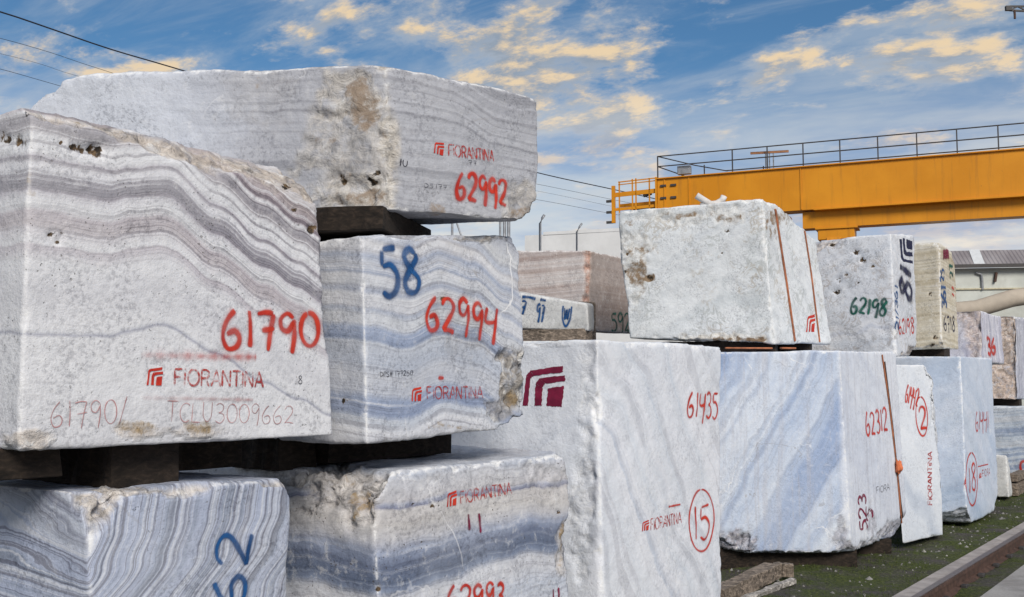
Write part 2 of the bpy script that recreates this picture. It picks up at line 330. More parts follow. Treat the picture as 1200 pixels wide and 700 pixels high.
BLOCKS = {}
def edge(pxt, pyt, pxb, pyb, Y, Yb=None):
    return P(pxt, pyt, Y), P(pxb, pyb, Yb or Y)
def block(key, label, mat, C, R, L=None, depth=1.2, res=0.014, r0=0.012, r1=0.05, amp=0.006, lump=0.012, cuts=(), pits=(), seed=1, top=None, bot=None, group='stone blocks stacked along the rail', name='marble_block', patches=(), stains=()):
    """C, R, L: (top, bottom) of the near corner edge, of the far end of the rail-side face and of the far end of the side face"""
    C, R = [Vector(v) for v in C], [Vector(v) for v in R]
    if L is None:
        dr = (R[1] - C[1]); dr.z = 0; dr.normalize(); dep = Vector((-dr.y, dr.x, 0)) * depth
        L = [C[0] + dep, C[1] + dep]
    else: L = [Vector(v) for v in L]
    if bot is not None: C[1].z = R[1].z = L[1].z = bot
    if top is not None: C[0].z = R[0].z = L[0].z = top
    B = [L[i] + R[i] - C[i] for i in (0, 1)]
    org = Vector((C[1].x, C[1].y, min(C[1].z, R[1].z, L[1].z)))
    ax = R[1] - C[1]; ang = math.atan2(ax.y, ax.x)
    M = Matrix.Translation(org) @ Matrix.Rotation(ang, 4, 'Z'); Mi = M.inverted()
    loc = lambda v: np.array(Mi @ v)
    c = {(0, 0, 0): C[1], (1, 0, 0): R[1], (0, 1, 0): L[1], (1, 1, 0): B[1], (0, 0, 1): C[0], (1, 0, 1): R[0], (0, 1, 1): L[0], (1, 1, 1): B[0]}
    c = {k: loc(v) for k, v in c.items()}
    dims = np.array([np.linalg.norm(c[1, 0, 0] - c[0, 0, 0]), np.linalg.norm(c[0, 1, 0] - c[0, 0, 0]), np.linalg.norm(c[0, 0, 1] - c[0, 0, 0])])
    n = [max(6, int(x / res)) for x in dims]
    U, Q = lattice(n); p = U * dims
    r = r0 + r1 * np.clip(fbm(p, 2.6, 4, 0.6, seed), 0, 1) ** 1.4 + r1 * 1.0 * np.clip(fbm(p, 9.0, 3, 0.6, seed + 5), 0, 1) ** 1.6
    r = np.clip(r, 0.004, 0.22 * dims.min())[:, None]
    q = np.clip(p, r, dims - r); nn = p - q; ln = np.linalg.norm(nn, axis=1)[:, None]; nn = nn / np.maximum(ln, 1e-9)
    p2 = q + nn * r
    edgy = sstep(np.linalg.norm(p - p2, axis=1), 0.006, 0.03); eb = sstep(np.linalg.norm(p - p2, axis=1), 0.0008, 0.006)
    am = amp * fbm(p, 3.5, 5, 0.55, seed + 2) + lump * fbm(p, 1.1, 2, 0.5, seed + 9) + edgy * 0.02 * fbm(p, 14, 3, 0.6, seed + 3)
    p = p2 + nn * am[:, None]
    rough = edgy * 0.35 * sstep(fbm(p, 4, 3, 0.6, seed + 70), -.1, .4); pitm = np.zeros(len(p))
    for ct in cuts:                                      # broken-off corners: (point as fraction, normal, roughness [, stone mask])
        fr, nv, ra = ct[:3]; k = ct[3] if len(ct) > 3 else 1.0
        nv = np.array(nv, float); nv /= np.linalg.norm(nv); pt = np.array(fr) * dims
        dist = (p - pt) @ nv + 0.03 * fbm(p, 5, 4, 0.6, seed + 20)
        on = sstep(dist, 0.0, 0.035)
        mv = np.where(dist > 0, dist, 0) * 0.96 + on * ra * (0.6 * np.abs(fbm(p, 6, 4, 0.6, seed + 31)) + 0.5 * fbm(p, 2.5, 2, 0.5, seed + 33))
        p = p - nv * mv[:, None]; rough = np.maximum(rough, on * k)
    # unit -> hexahedron
    s = p / dims; a, b, e = s[:, :1], s[:, 1:2], s[:, 2:3]
    X = 0
    for (i, j, k), v in c.items():
        X = X + (a if i else 1 - a) * (b if j else 1 - b) * (e if k else 1 - e) * v
    nw = nn
    camL = np.array(Mi @ CAM)
    face = ((camL - X) * nw).sum(1) > 0
    def pix(X):
        W = X @ np.array(M.to_3x3()).T + np.array(M.translation) - np.array(CAM); f = W @ np.array(FW)
        return 600 + F_PX * (W @ np.array(RT)) / f, 350 - F_PX * (W @ np.array(UP)) / f
    PX, PY = pix(X); ed = 0.45 * fbm(X, 7, 4, 0.6, seed + 50)
    stm = np.zeros(len(X))
    for px, py, rx, ry, k, dep in patches:               # broken, crusted areas
        g = sstep(1 - np.hypot((PX - px) / rx, (PY - py) / ry) + ed, 0.0, 0.35) * face
        X = X - nw * (g * (dep + dep * 1.6 * fbm(X, 9, 4, 0.6, seed + 52)))[:, None]; rough = np.maximum(rough, g * k)
    for px, py, rx, ry, k in stains:
        stm = np.maximum(stm, k * face * sstep(1 - np.hypot((PX - px) / rx, (PY - py) / ry) + ed * 1.3, 0.0, 0.7))
    for px, py, rad, dep in pits:                        # hollows
        sc = F_PX / max(0.5, (camL * 0 + np.linalg.norm(camL)).max()); rp = 1.35 * rad * sc
        g = np.exp(-(np.hypot(PX - px, (PY - py) * 1.25) / rp) ** 2) * face; g = g * (0.75 + 0.7 * fbm(X, 30, 3, 0.6, seed + 40))
        X = X - nw * (g * dep)[:, None]; pitm = np.maximum(pitm, g)
    me = bpy.data.meshes.new(name); me.from_pydata(X.tolist(), [], Q.tolist()); me.materials.append(mat)
    me.polygons.foreach_set('use_smooth', [True] * len(me.polygons))
    at = me.attributes.new('mask', 'FLOAT_VECTOR', 'POINT')
    at.data.foreach_set('vector', np.stack([rough, pitm, stm], 1).ravel().astype(np.float32))
    at = me.attributes.new('edge', 'FLOAT', 'POINT'); at.data.foreach_set('value', eb.astype(np.float32))
    o = bpy.data.objects.new(name, me); COL.objects.link(o); o.matrix_world = M
    tag(o, label, 'stone block', group)
    wv = [M @ Vector(v) for v in X.tolist()]
    BLOCKS[key] = dict(o=o, M=M, Mi=Mi, bvh=BVHTree.FromPolygons(wv, Q.tolist()), lo=org.z + X[:, 2].min(), hi=org.z + X[:, 2].max(), c=c, n=0)
    return o

# ------------------------------------------------------------------ painted writing: strokes laid onto the stone
def arc(cx, cy, rx, ry, a0, a1, n=14):
    return [(cx + rx * math.cos(math.radians(a0 + (a1 - a0) * i / n)), cy + ry * math.sin(math.radians(a0 + (a1 - a0) * i / n))) for i in range(n + 1)]
GL = {
 '0': (.62, [arc(.29, .5, .25, .47, 100, 465, 18)]),
 '1': (.30, [[(.13, 1.0), (.15, .5), (.12, 0)]]),
 '2': (.60, [[(.03, .76), (.12, .95), (.30, 1.0), (.45, .85), (.42, .60), (.22, .28), (.04, .04)], [(.04, .04), (.25, .07), (.52, .02)]]),
 '3': (.56, [[(.06, .88), (.25, 1.0), (.43, .85), (.36, .60), (.18, .52)], [(.18, .52), (.40, .46), (.46, .22), (.28, .0), (.04, .10)]]),
 '4': (.60, [[(.10, .98), (.04, .62), (.10, .50), (.30, .50), (.50, .58)], [(.52, 1.0), (.44, .40), (.34, -.22)]]),
 '5': (.58, [[(.50, 1.0), (.12, .97)], [(.12, .97), (.08, .60)], [(.08, .60), (.30, .64), (.46, .42), (.40, .12), (.20, -.02), (.02, .10)]]),
 '6': (.60, [[(.36, 1.0), (.14, .70), (.04, .32), (.16, .02), (.38, .06), (.46, .28), (.34, .46), (.12, .36)]]),
 '7': (.58, [[(.03, .92), (.25, .98), (.48, .96)], [(.48, .96), (.38, .50), (.28, -.10)], [(.12, .48), (.50, .54)]]),
 '8': (.58, [[(.42, .86), (.26, 1.0), (.10, .84), (.22, .58), (.44, .30), (.34, .02), (.12, .04), (.06, .26), (.24, .54), (.42, .78), (.38, .92)]]),
 '9': (.58, [[(.44, .86), (.26, 1.0), (.08, .84), (.10, .58), (.28, .52), (.44, .80)], [(.44, .86), (.44, .40), (.36, -.14)]]),
 'F': (.50, [[(.05, 0), (.05, 1)], [(.05, .97), (.44, .97)], [(.05, .52), (.38, .52)]]),
 'I': (.20, [[(.08, 0), (.08, 1)]]),
 'i': (.20, [[(.08, 0), (.08, .78)], [(.08, .93), (.08, 1.03)]]),
 'O': (.74, [arc(.34, .5, .30, .48, 90, 450, 20)]),
 'R': (.58, [[(.05, 0), (.05, 1)], [(.05, .97), (.30, .97), (.45, .82), (.42, .58), (.28, .48), (.05, .48)], [(.26, .48), (.48, 0)]]),
 'A': (.62, [[(.02, 0), (.29, 1)], [(.29, 1), (.56, 0)], [(.13, .34), (.46, .34)]]),
 'N': (.64, [[(.05, 0), (.05, 1)], [(.05, 1), (.52, 0)], [(.52, 0), (.52, 1)]]),
 'T': (.54, [[(.25, 0), (.25, .97)], [(.0, .97), (.50, .97)]]),
 'C': (.56, [arc(.30, .5, .26, .48, 50, 310, 14)]), 'L': (.50, [[(.05, 1), (.05, .03)], [(.05, .03), (.42, .03)]]),
 'U': (.58, [[(.05, 1), (.06, .3), (.25, .02), (.44, .3), (.46, 1)]]), 'P': (.5, [[(.05, 0), (.05, 1)], [(.05, .97), (.40, .90), (.40, .58), (.05, .50)]]),
 'D': (.58, [[(.05, 0), (.05, 1)], [(.05, 1), (.42, .82), (.46, .3), (.05, 0)]]), 'S': (.54, [[(.44, .88), (.25, 1.0), (.06, .80), (.25, .52), (.45, .24), (.25, .0), (.04, .12)]]),
 '#': (.5, [[(.12, 0), (.2, 1)], [(.32, 0), (.4, 1)], [(.02, .35), (.48, .35)], [(.02, .65), (.48, .65)]]),
 '/': (.4, [[(.02, -.05), (.34, 1.05)]]), ' ': (.4, []), '.': (.2, [[(.06, 0), (.08, .06)]]), 'W': (.8, [[(.02, .9), (.18, .1), (.36, .8), (.55, .1), (.74, .95)]]),
}
def catmull(pts, closed, step):
    if len(pts) == 2:
        n = max(2, int((Vector(pts[1]) - Vector(pts[0])).length / step)); return [tuple(Vector(pts[0]).lerp(Vector(pts[1]), i / n)) for i in range(n + 1)]
    out = []
    for i in range(len(pts) - 1):
        p0, p1, p2, p3 = (Vector(pts[max(i - 1, 0)]), Vector(pts[i]), Vector(pts[i + 1]), Vector(pts[min(i + 2, len(pts) - 1)]))
        n = max(2, int((p2 - p1).length / step))
        for k in range(n):
            t = k / n; out.append(tuple(0.5 * ((2 * p1) + (p2 - p0) * t + (2 * p0 - 5 * p1 + 4 * p2 - p3) * t * t + (3 * p1 - p0 - 3 * p2 + p3) * t ** 3)))
    out.append(tuple(pts[-1])); return out
def frame(key, p0, p1, pt):
    """text frame on the stone from three photograph pixels: baseline start, baseline end, top above the start"""
    b = BLOCKS[key]['bvh']; out = []
    for px in (p0, p1, pt):
        h = b.ray_cast(CAM, ray(*px).normalized())[0]
        out.append(h)
    if out[0] is None:
        raise RuntimeError(f'text misses block {key} {p0} {p1} {pt} {out}')
    nrm = b.ray_cast(CAM, ray(*p0).normalized())[1]
    for i, px in ((1, p1), (2, pt)):
        if out[i] is None:                                # past the edge: carry on in the plane of the face
            d = ray(*px); out[i] = CAM + d * ((out[0] - CAM).dot(nrm) / d.dot(nrm))
    return out
SOFT = [(-2.3, 0), (-1.3, .14), (-.62, .94), (.62, .94), (1.3, .14), (2.3, 0)]
HARD = [(-1.0, 0), (-.86, .95), (.86, .95), (1.0, 0)]
MIST = [(-1.0, 0), (-.6, .10), (-.2, .5), (.1, .6), (.5, .16), (1.0, 0)]
def lay(key, name, strokes, fr, width, mat, profile=HARD, label=None):
    """strokes in metres within the frame -> ribbon mesh lying on the stone, child of the block"""
    O, E, T = fr; ex = (E - O).normalized(); ey0 = T - O; nrm = ex.cross(ey0).normalized(); ey = nrm.cross(ex)
    if nrm.dot(CAM - O) < 0: nrm = -nrm
    B = BLOCKS[key]; bvh = B['bvh']; Mi = B['Mi']; vs, fs, al = [], [], []; m = len(profile)
    for st in strokes:
        B['n'] += 1; off = 0.0022 + 0.00035 * (B['n'] % 6); base = len(vs); N = len(st)
        for i, (x, y) in enumerate(st):
            a = Vector(st[max(i - 1, 0)]); c = Vector(st[min(i + 1, N - 1)]); d = (c - a)
            d = d.normalized() if d.length > 1e-9 else Vector((1, 0)); pr = Vector((-d.y, d.x))
            endf = min(1.0, 0.55 + 0.45 * min(i, N - 1 - i) / 2.0)
            ww = width * (0.95 + 0.17 * math.sin(i * 0.23 + B['n'] * 1.7) + 0.07 * math.sin(i * 0.9 + B['n'])); av = 0.86 + 0.14 * math.sin(i * 0.31 + B['n'] * 2.3)
            if profile is MIST: av = (0.25 + 0.75 * i / N) * (0.75 + 0.25 * math.sin(i * 0.5 + B['n']))
            for k, (pp, aa) in enumerate(profile):
                q = O + ex * (x + pr.x * pp * ww / 2 * endf) + ey * (y + pr.y * pp * ww / 2 * endf)
                h, hn, _, _ = bvh.ray_cast(q + nrm * 0.14, -nrm, 0.4)
                q = (h + nrm * off) if h is not None else q + nrm * off
                vs.append(Mi @ q); al.append(aa * av * (0.0 if (profile is not HARD and i in (0, N - 1)) else 1.0) if h is not None else 0.0)
        for i in range(N - 1):
            for k in range(m - 1): fs.append((base + i * m + k, base + i * m + k + 1, base + (i + 1) * m + k + 1, base + (i + 1) * m + k))
    me = bpy.data.meshes.new(name); me.from_pydata(vs, [], fs); me.materials.append(mat)
    at = me.attributes.new('cover', 'FLOAT', 'POINT'); at.data.foreach_set('value', al)
    o = bpy.data.objects.new(name, me); COL.objects.link(o); o.parent = B['o']
    if label: o['label'] = label
    return o
def text(key, s, p0, p1, pt, mat, wd=0.13, soft=True, name='painted_number', label=None, hand=0.04):
    fr = frame(key, p0, p1, pt); O, E, T = fr; W = (E - O).length; H = (T - O).length
    adv = sum(GL[c][0] for c in s) - 0.1; sx = W / adv; x = 0; strokes = []
    for ch in s:
        gw, gs = GL[ch]; jx, jy, js = (random.uniform(-hand, hand) for _ in range(3))
        for g in gs:
            pts = [((x + px_ + jx * .3) * sx, (py_ * (1 + js) + jy) * H) for px_, py_ in g]
            strokes.append(catmull(pts, False, max(0.004, min(0.012, H * 0.06))))
        x += gw
    return lay(key, name, strokes, fr, wd * H, mat, SOFT if soft else HARD, label)
def lines(key, segs, fr_px, mat, wd, name='paint_mark', soft=True, label=None):
    """segs in units where the frame is 1 x 1"""
    fr = frame(key, *fr_px); W = (fr[1] - fr[0]).length; H = (fr[2] - fr[0]).length
    st = [catmull([(x * W, y * H) for x, y in g], False, max(0.004, 0.05 * H)) for g in segs]
    return lay(key, name, st, fr, wd, mat, soft if isinstance(soft, list) else (SOFT if soft else HARD), label)
EMBLEM = [[(0, .03), (.12, .03), (.17, .70), (.08, .78)], [(.08, .78), (.17, .70), (.26, .77), (.18, .90)], [(.18, .90), (.26, .77), (.95, .84), (.96, 1.0)],
          [(.28, .03), (.45, .03), (.47, .48), (.31, .58)], [(.31, .58), (.47, .48), (.54, .57), (.40, .71)], [(.40, .71), (.54, .57), (1.0, .62), (1.0, .77)],
          [(.56, .02), (.91, .0), (.97, .51), (.60, .45)]]
def logo(key, p0, p1, pt, mat=None, name='stencilled_emblem', label=None):
    O, E, T = frame(key, p0, p1, pt); ex = E - O; ey = T - O; nrm = ex.cross(ey).normalized()
    if nrm.dot(CAM - O) < 0: nrm = -nrm
    B = BLOCKS[key]; vs, fs, al = [], [], []; N = max(3, min(10, int(ey.length / 0.02)))
    for qd in EMBLEM:
        a, b_, c, d = [Vector(v) for v in qd]; base = len(vs); B['n'] += 1; off = 0.0022 + 0.00035 * (B['n'] % 6)
        for i in range(N + 1):
            for j in range(N + 1):
                uv = a.lerp(b_, i / N).lerp(d.lerp(c, i / N), j / N); uv += Vector((random.uniform(-.012, .012), random.uniform(-.012, .012)))
                q = O + ex * uv.x + ey * uv.y; h = B['bvh'].ray_cast(q + nrm * 0.14, -nrm, 0.4)[0]
                vs.append(B['Mi'] @ ((h if h is not None else q) + nrm * off)); al.append(0.95 if h is not None else 0.0)
        fs += [(base + i * (N + 1) + j, base + (i + 1) * (N + 1) + j, base + (i + 1) * (N + 1) + j + 1, base + i * (N + 1) + j + 1) for i in range(N) for j in range(N)]
    me = bpy.data.meshes.new(name); me.from_pydata(vs, [], fs); me.materials.append(mat or RED)
    me.attributes.new('cover', 'FLOAT', 'POINT').data.foreach_set('value', al)
    o = bpy.data.objects.new(name, me); COL.objects.link(o); o.parent = B['o']
    if label: o['label'] = label
    return o
def stencil(key, p0, p1, pt, mat=None):
    return text(key, 'FIORANTINA'.replace('FI', 'Fi', 1), p0, p1, pt, mat or STENCIL, 0.15, False, 'stencilled_lettering', hand=0.0)

# ================================================================== the setting
def grid_sheet(name, mat, corners, nu, nv, zf, kind='structure'):
    a, b, c, d = [Vector(x) for x in corners]; vs = []
    for i in range(nu + 1):
        for j in range(nv + 1):
            u, v = i / nu, j / nv; vs.append((a.lerp(b, u)).lerp(d.lerp(c, u), v))
    A = np.array([tuple(v) for v in vs]); A[:, 2] += zf(A)
    fs = [(i * (nv + 1) + j, (i + 1) * (nv + 1) + j, (i + 1) * (nv + 1) + j + 1, i * (nv + 1) + j + 1) for i in range(nu) for j in range(nv)]
    me = bpy.data.meshes.new(name); me.from_pydata(A.tolist(), [], fs); me.materials.append(mat)
    me.polygons.foreach_set('use_smooth', [True] * len(me.polygons))
    o = bpy.data.objects.new(name, me); COL.objects.link(o); o['kind'] = kind; return o
m_ground, t = newmat('yard_dirt'); co = t.n('TexCoord').outputs['Object']
n1 = t.noise(co, 0.8, 6, 0.65); n2 = t.noise(co, 22.0, 5, 0.7)
finish(t, t.mix(t.mr(n2, 0.3, 0.7), t.mix(t.mr(n1, .4, .65), (0.13, 0.12, 0.11), (0.20, 0.19, 0.17)), (0.09, 0.085, 0.08)), 0.95, n2, 0.5, 0.02)
m_moss, t = newmat('mossy_dirt'); co = t.n('TexCoord').outputs['Object']
n1 = t.noise(co, 1.6, 6, 0.65, 0.4); n2 = t.noise(co, 38.0, 6, 0.72); n3 = t.noise(co, 5.0, 5, 0.6)
moss = t.ramp(n2, [(0.3, (0.010, 0.014, 0.005)), (0.5, (0.045, 0.062, 0.012)), (0.66, (0.115, 0.13, 0.028))])
dirt = t.ramp(n2, [(0.3, (0.03, 0.027, 0.025)), (0.55, (0.075, 0.068, 0.062)), (0.75, (0.20, 0.19, 0.18))])
finish(t, t.mix(t.mr(t.m('ADD', t.m('MULTIPLY', n1, .7), t.m('MULTIPLY', n3, .3)), 0.40, 0.56), dirt, moss), 0.95, t.m('ADD', n2, t.m('MULTIPLY', n3, 2.0)), 0.8, 0.03)
m_conc = plain('kerb_concrete', (0.36, 0.33, 0.32), 0.9, 0, 0.3, 5.0, (0.16, 0.14, 0.12), 0.5, 0.5)
m_road, t = newmat('worn_concrete_road'); co = t.n('TexCoord').outputs['Object']
n1 = t.noise(co, 1.1, 7, 0.65, 0.3); n2 = t.noise(co, 45.0, 5, 0.7)
finish(t, t.mix(t.mr(n2, .35, .7, 0, .5), t.ramp(n1, [(0.35, (0.16, 0.15, 0.145)), (0.5, (0.33, 0.32, 0.315)), (0.7, (0.42, 0.41, 0.40))]), (0.18, 0.17, 0.165)), 0.9, n2, 0.4, 0.01)

ground = grid_sheet('ground', m_ground, [(-700, -300, -0.05), (900, -300, -0.05), (900, 1200, -0.05), (-700, 1200, -0.05)], 8, 8, lambda A: A[:, 2] * 0)
K0 = G(1058, 700); K1 = G(1200, 617); kd = (K1 - K0); kd.z = 0; kd.normalize(); kn = Vector((kd.y, -kd.x, 0))     # kerb edge on the block side
def strip(s0, s1, o0, o1, z): return [K0 + kd * s0 + kn * o0 + Vector((0, 0, z)), K0 + kd * s1 + kn * o0 + Vector((0, 0, z)), K0 + kd * s1 + kn * o1 + Vector((0, 0, z)), K0 + kd * s0 + kn * o1 + Vector((0, 0, z))]
yard = grid_sheet('yard_verge', m_moss, strip(-9, 22, -5.0, 0.02, 0.0), 300, 60, lambda A: 0.035 * fbm(A * (1, 1, 0), 0.9, 3) + 0.012 * fbm(A * (1, 1, 0), 6, 3) - 0.01)
mb = MB(); a = K0 - kd * 9; b_ = K0 + kd * 40
kerb = MB().beam(a + kn * 0.085 + Vector((0, 0, -0.05)), b_ + kn * 0.085 + Vector((0, 0, -0.05)), 0.17, 0.22).build('kerb', m_conc, bevel=0.012); kerb['kind'] = 'structure'
gut = grid_sheet('gutter_dirt', m_moss, strip(-9, 40, 0.17, 0.60, 0.0), 200, 6, lambda A: 0.02 * fbm(A * (1, 1, 0), 4, 3))
road = grid_sheet('road', m_road, strip(-9, 60, 0.52, 9.0, 0.02), 60, 20, lambda A: 0.01 * fbm(A * (1, 1, 0), 0.8, 2))
rl = MB()
def rail(off):
    prof = [(-.06, 0), (.06, 0), (.06, .012), (.012, .03), (.012, .085), (.034, .10), (.034, .13), (-.034, .13), (-.034, .10), (-.012, .085), (-.012, .03), (-.06, .012)]
    vs = []; n = len(prof)
    for s in (-9, 40):
        for x, z in prof: vs.append(K0 + kd * s + kn * (off + x) + Vector((0, 0, z - 0.01)))
    return MB().add(vs, [(i, (i + 1) % n, n + (i + 1) % n, n + i) for i in range(n)] + [tuple(range(n)), tuple(range(2 * n - 1, n - 1, -1))])
r_o = rail(0.245).based('crane_rail', RUST); r_o.location.z -= .004
MB().beam(K0 - kd * 9 + kn * .245 + Vector((0, 0, .119)), K0 + kd * 40 + kn * .245 + Vector((0, 0, .119)), .05, .006).build('running_surface', plain('worn_rail_top', (.15, .125, .125), .45, .5, .4, 3.0)).parent = r_o; bpy.data.objects['running_surface'].matrix_parent_inverse = Matrix.Translation(-r_o.location)
for k in range(34):
    q = K0 + kd * (-5.5 + k * .62) + kn * .245
    for sg in (-1, 1): MB().beam(q + kn * (.062 * sg) - kd * .04 + Vector((0, 0, .012)), q + kn * (.062 * sg) + kd * .04 + Vector((0, 0, .012)), .05, .03).build('rail_clip', STEEL, r_o, .004)
tag(r_o, 'rusty steel crane rail running beside the concrete kerb', 'rail')

# loose stone chips and grass on the verge
rng = random.Random(5)
def scatter(name, mat, count, fn, kind='stuff'):
    vs, fs = [], []
    for _ in range(count): fn(vs, fs)
    me = bpy.data.meshes.new(name); me.from_pydata(vs, [], fs); me.materials.append(mat); o = bpy.data.objects.new(name, me); COL.objects.link(o); o['kind'] = kind; return o
_o, _d = Vector((0, 0, 3)), Vector((0, 0, -1))
bvh_y = BVHTree.FromPolygons([v.co.copy() for v in yard.data.vertices], [tuple(p.vertices) for p in yard.data.polygons])
def spot(s0, s1, o0, o1):
    for _ in range(20):
        q = K0 + kd * rng.uniform(s0, s1) + kn * rng.uniform(o0, o1); h = bvh_y.ray_cast(Vector((q.x, q.y, 3)), _d)[0]
        if h is not None: return h
    return Vector(K0)
def chip(vs, fs):
    q = spot(-6, 9, -2.6, -0.02); s = rng.uniform(0.006, 0.022) * (2.2 if rng.random() < 0.06 else 1); b = len(vs); az = rng.uniform(0, 6.3)
    for k in range(5): t_ = az + k * 1.257; rr = s * rng.uniform(.7, 1.3); vs.append((q.x + rr * math.cos(t_), q.y + rr * math.sin(t_), q.z - 0.004))
    vs.append((q.x + s * rng.uniform(-.3, .3), q.y + s * rng.uniform(-.3, .3), q.z + s * rng.uniform(.4, .9)))
    fs.extend([(b + k, b + (k + 1) % 5, b + 5) for k in range(5)])
def blade(vs, fs):
    q = spot(-5, 10, -1.7, -0.01)
    if perlin(np.array([[q.x * 1.3, q.y * 1.3, 0.5]]))[0] < -0.05 and rng.random() < 0.85: return
    h = rng.uniform(0.012, 0.04); az = rng.uniform(0, 6.3); dx, dy = math.cos(az) * 0.003, math.sin(az) * 0.003; ln_ = rng.uniform(-.6, .6) * h; b = len(vs)
    vs.extend([(q.x - dx, q.y - dy, q.z - .003), (q.x + dx, q.y + dy, q.z - .003), (q.x + ln_ * dy / .003, q.y - ln_ * dx / .003, q.z + h)]); fs.append((b, b + 1, b + 2))
chips = scatter('stone_chips', plain('pale_chips', (0.26, 0.25, 0.24), 0.9, 0, 0.5, 3.0), 800, chip)
tag(chips, 'small pale stone chips scattered on the mossy verge', 'gravel')
gm, t = newmat('moss_blades'); co = t.n('TexCoord').outputs['Object']
finish(t, t.ramp(t.noise(co, 4.0, 5, .7), [(.3, (.022, .035, .008)), (.55, (.06, .085, .016)), (.75, (.13, .12, .035))]), 0.9)
gr = scatter('grass', gm, 14000, blade); tag(gr, 'short green moss and grass on the verge by the kerb', 'grass')

# ================================================================== stone colours
WH = (0.70, 0.69, 0.69); PW = (0.62, 0.61, 0.62); PUR = (0.36, 0.32, 0.37); PUR2 = (0.46, 0.42, 0.45); BG = (0.30, 0.35, 0.44); BG2 = (0.44, 0.49, 0.57); BWN = (0.40, 0.34, 0.29)
M_61790 = marble('onyx_61790', (0, 0, 1), (0, [(0, 0), (.28, .0), (.36, -.02), (.50, -.045), (.72, .055), (.95, .16), (1.12, .235), (1.29, .30)]), (0.030, 2.4), (0.012, 8.0), 6,
    prof=[(0, PW), (.20, WH), (.34, WH), (.374, WH), (.381, (.34, .34, .40)), (.389, (.56, .56, .58)), (.40, WH), (.52, PW), (.60, WH), (.645, (.55, .51, .53)), (.66, WH), (.70, (.63, .60, .61)), (.715, (.50, .455, .46)), (.76, (.47, .425, .44)), (.772, (.66, .65, .65)), (.80, (.70, .69, .69)), (.83, (.44, .41, .44)), (.845, (.27, .255, .28)), (.885, (.33, .31, .335)), (.893, (.70, .69, .70)), (.925, (.67, .65, .66)), (.94, (.44, .41, .44)), (.955, WH), (1.01, WH), (1.03, (.45, .42, .43)), (1.06, (.34, .32, .34)), (1.085, (.60, .57, .57)), (1.10, (.38, .33, .35)), (1.16, (.44, .38, .37)), (1.20, (.60, .57, .56)), (1.25, (.42, .38, .38)), (1.35, (.62, .60, .60))],
    prof_range=(0, 1.4), lines=0.75, line_freq=52, lrange=(.58, .70, .10), mottle=.6, vein=0.35, pit=0.6, stain=0.04, rock=(0.38, 0.33, 0.28), seed=1.2)
M_62992 = marble('onyx_62992', (0.10, -0.05, 1), (0, [(-1.6, .0), (-.6, .05), (0, .0), (.35, -.03), (.6, .02), (.95, -.02)]), (0.06, 1.5), (0.012, 8), 7,
    [(0.30, (.29, .29, .31)), (0.42, (.38, .38, .40)), (0.52, (.43, .43, .45)), (0.62, (.35, .35, .37)), (0.75, (.45, .45, .47))], lines=0.30, seam=(.52, .52, .54), line_freq=44, vein=0.3, stain=0.05, stain_col=(.27, .21, .16), rock=(0.37, 0.34, 0.30), seed=2.7, mottle=.4, zone=(1, .42, .95, (.62, .65, .71), .72))
M_62994 = marble('onyx_62994', (0.0, -0.06, 1), (0, [(0, .0), (.25, .02), (.5, -.05), (.75, -.02), (1.0, .08), (1.2, .14)]), (0.035, 1.9), (0.008, 10), 6.5,
    prof=[(-.1, (.6, .6, .62)), (.06, (.62, .62, .64)), (.11, (.50, .53, .58)), (.14, (.27, .32, .44)), (.20, (.31, .36, .47)), (.23, (.50, .52, .57)), (.30, (.54, .55, .58)), (.36, (.46, .49, .55)), (.44, (.50, .52, .56)), (.455, (.28, .33, .44)), (.50, (.34, .39, .50)), (.525, (.60, .61, .63)), (.56, (.58, .59, .61)), (.585, (.42, .45, .52)), (.60, (.62, .62, .64)), (.65, (.66, .66, .67)), (.67, (.38, .41, .49)), (.70, (.60, .61, .63)), (.735, (.66, .66, .67)), (.75, (.34, .38, .47)), (.785, (.58, .59, .62)), (.82, (.40, .44, .53)), (.84, (.63, .63, .65)), (.88, (.68, .67, .67)), (.91, (.46, .49, .56)), (.96, (.6, .6, .6)), (1.1, (.5, .52, .58))], prof_range=(-.1, 1.1), mottle=.6, lines=0.55, line_freq=40, vein=0.9, stain=0.14, pit=.3, rock=(0.22, 0.20, 0.18), seed=3.9)
M_62 = marble('onyx_62', (0.90, 0.06, -0.02), (2, [(0, .0), (.55, -.25), (.80, -.42), (.98, -.54), (1.10, -.58), (1.25, -.60)]), (0.030, 1.1), (0.003, 12), 12,
    [(0.30, (.20, .22, .28)), (0.42, (.32, .36, .45)), (0.50, (.39, .43, .54)), (0.58, (.48, .51, .58)), (0.66, (.27, .29, .37)), (.75, (.42, .44, .50))], seam=(.60, .61, .65), lines=0.85, lmask=False, mottle=.4, line_freq=64, vein=.3, stain=.12, rock=(.44, .40, .36), seed=5.1)
M_MID = marble('onyx_lower_mid', (0.0, 0.0, 1), None, (0.07, 2.0), (0.020, 9), 5,
    prof=[(0, (.50, .53, .60)), (.35, (.62, .63, .66)), (.55, (.55, .58, .64)), (.62, (.64, .64, .66)), (.68, (.62, .62, .64)), (.72, (.22, .26, .35)), (.76, (.12, .15, .22)), (.82, (.16, .19, .27)), (.87, (.30, .34, .44)), (.92, (.52, .51, .52)), (.97, (.55, .52, .49)), (1.035, (.58, .55, .53)), (1.045, (.22, .23, .31)), (1.058, (.36, .38, .46)), (1.075, (.56, .54, .54)), (1.16, (.58, .58, .60)), (1.19, (.48, .51, .57)), (1.24, (.64, .63, .63)), (1.4, (.68, .68, .69))],
    prof_range=(0, 1.4), mottle=1.0, lines=0.35, line_freq=44, seam=(.62, .62, .64), speck=.30, vein=.5, pit=1.0, stain=.16, rock=(.36, .34, .33), seed=6.3)
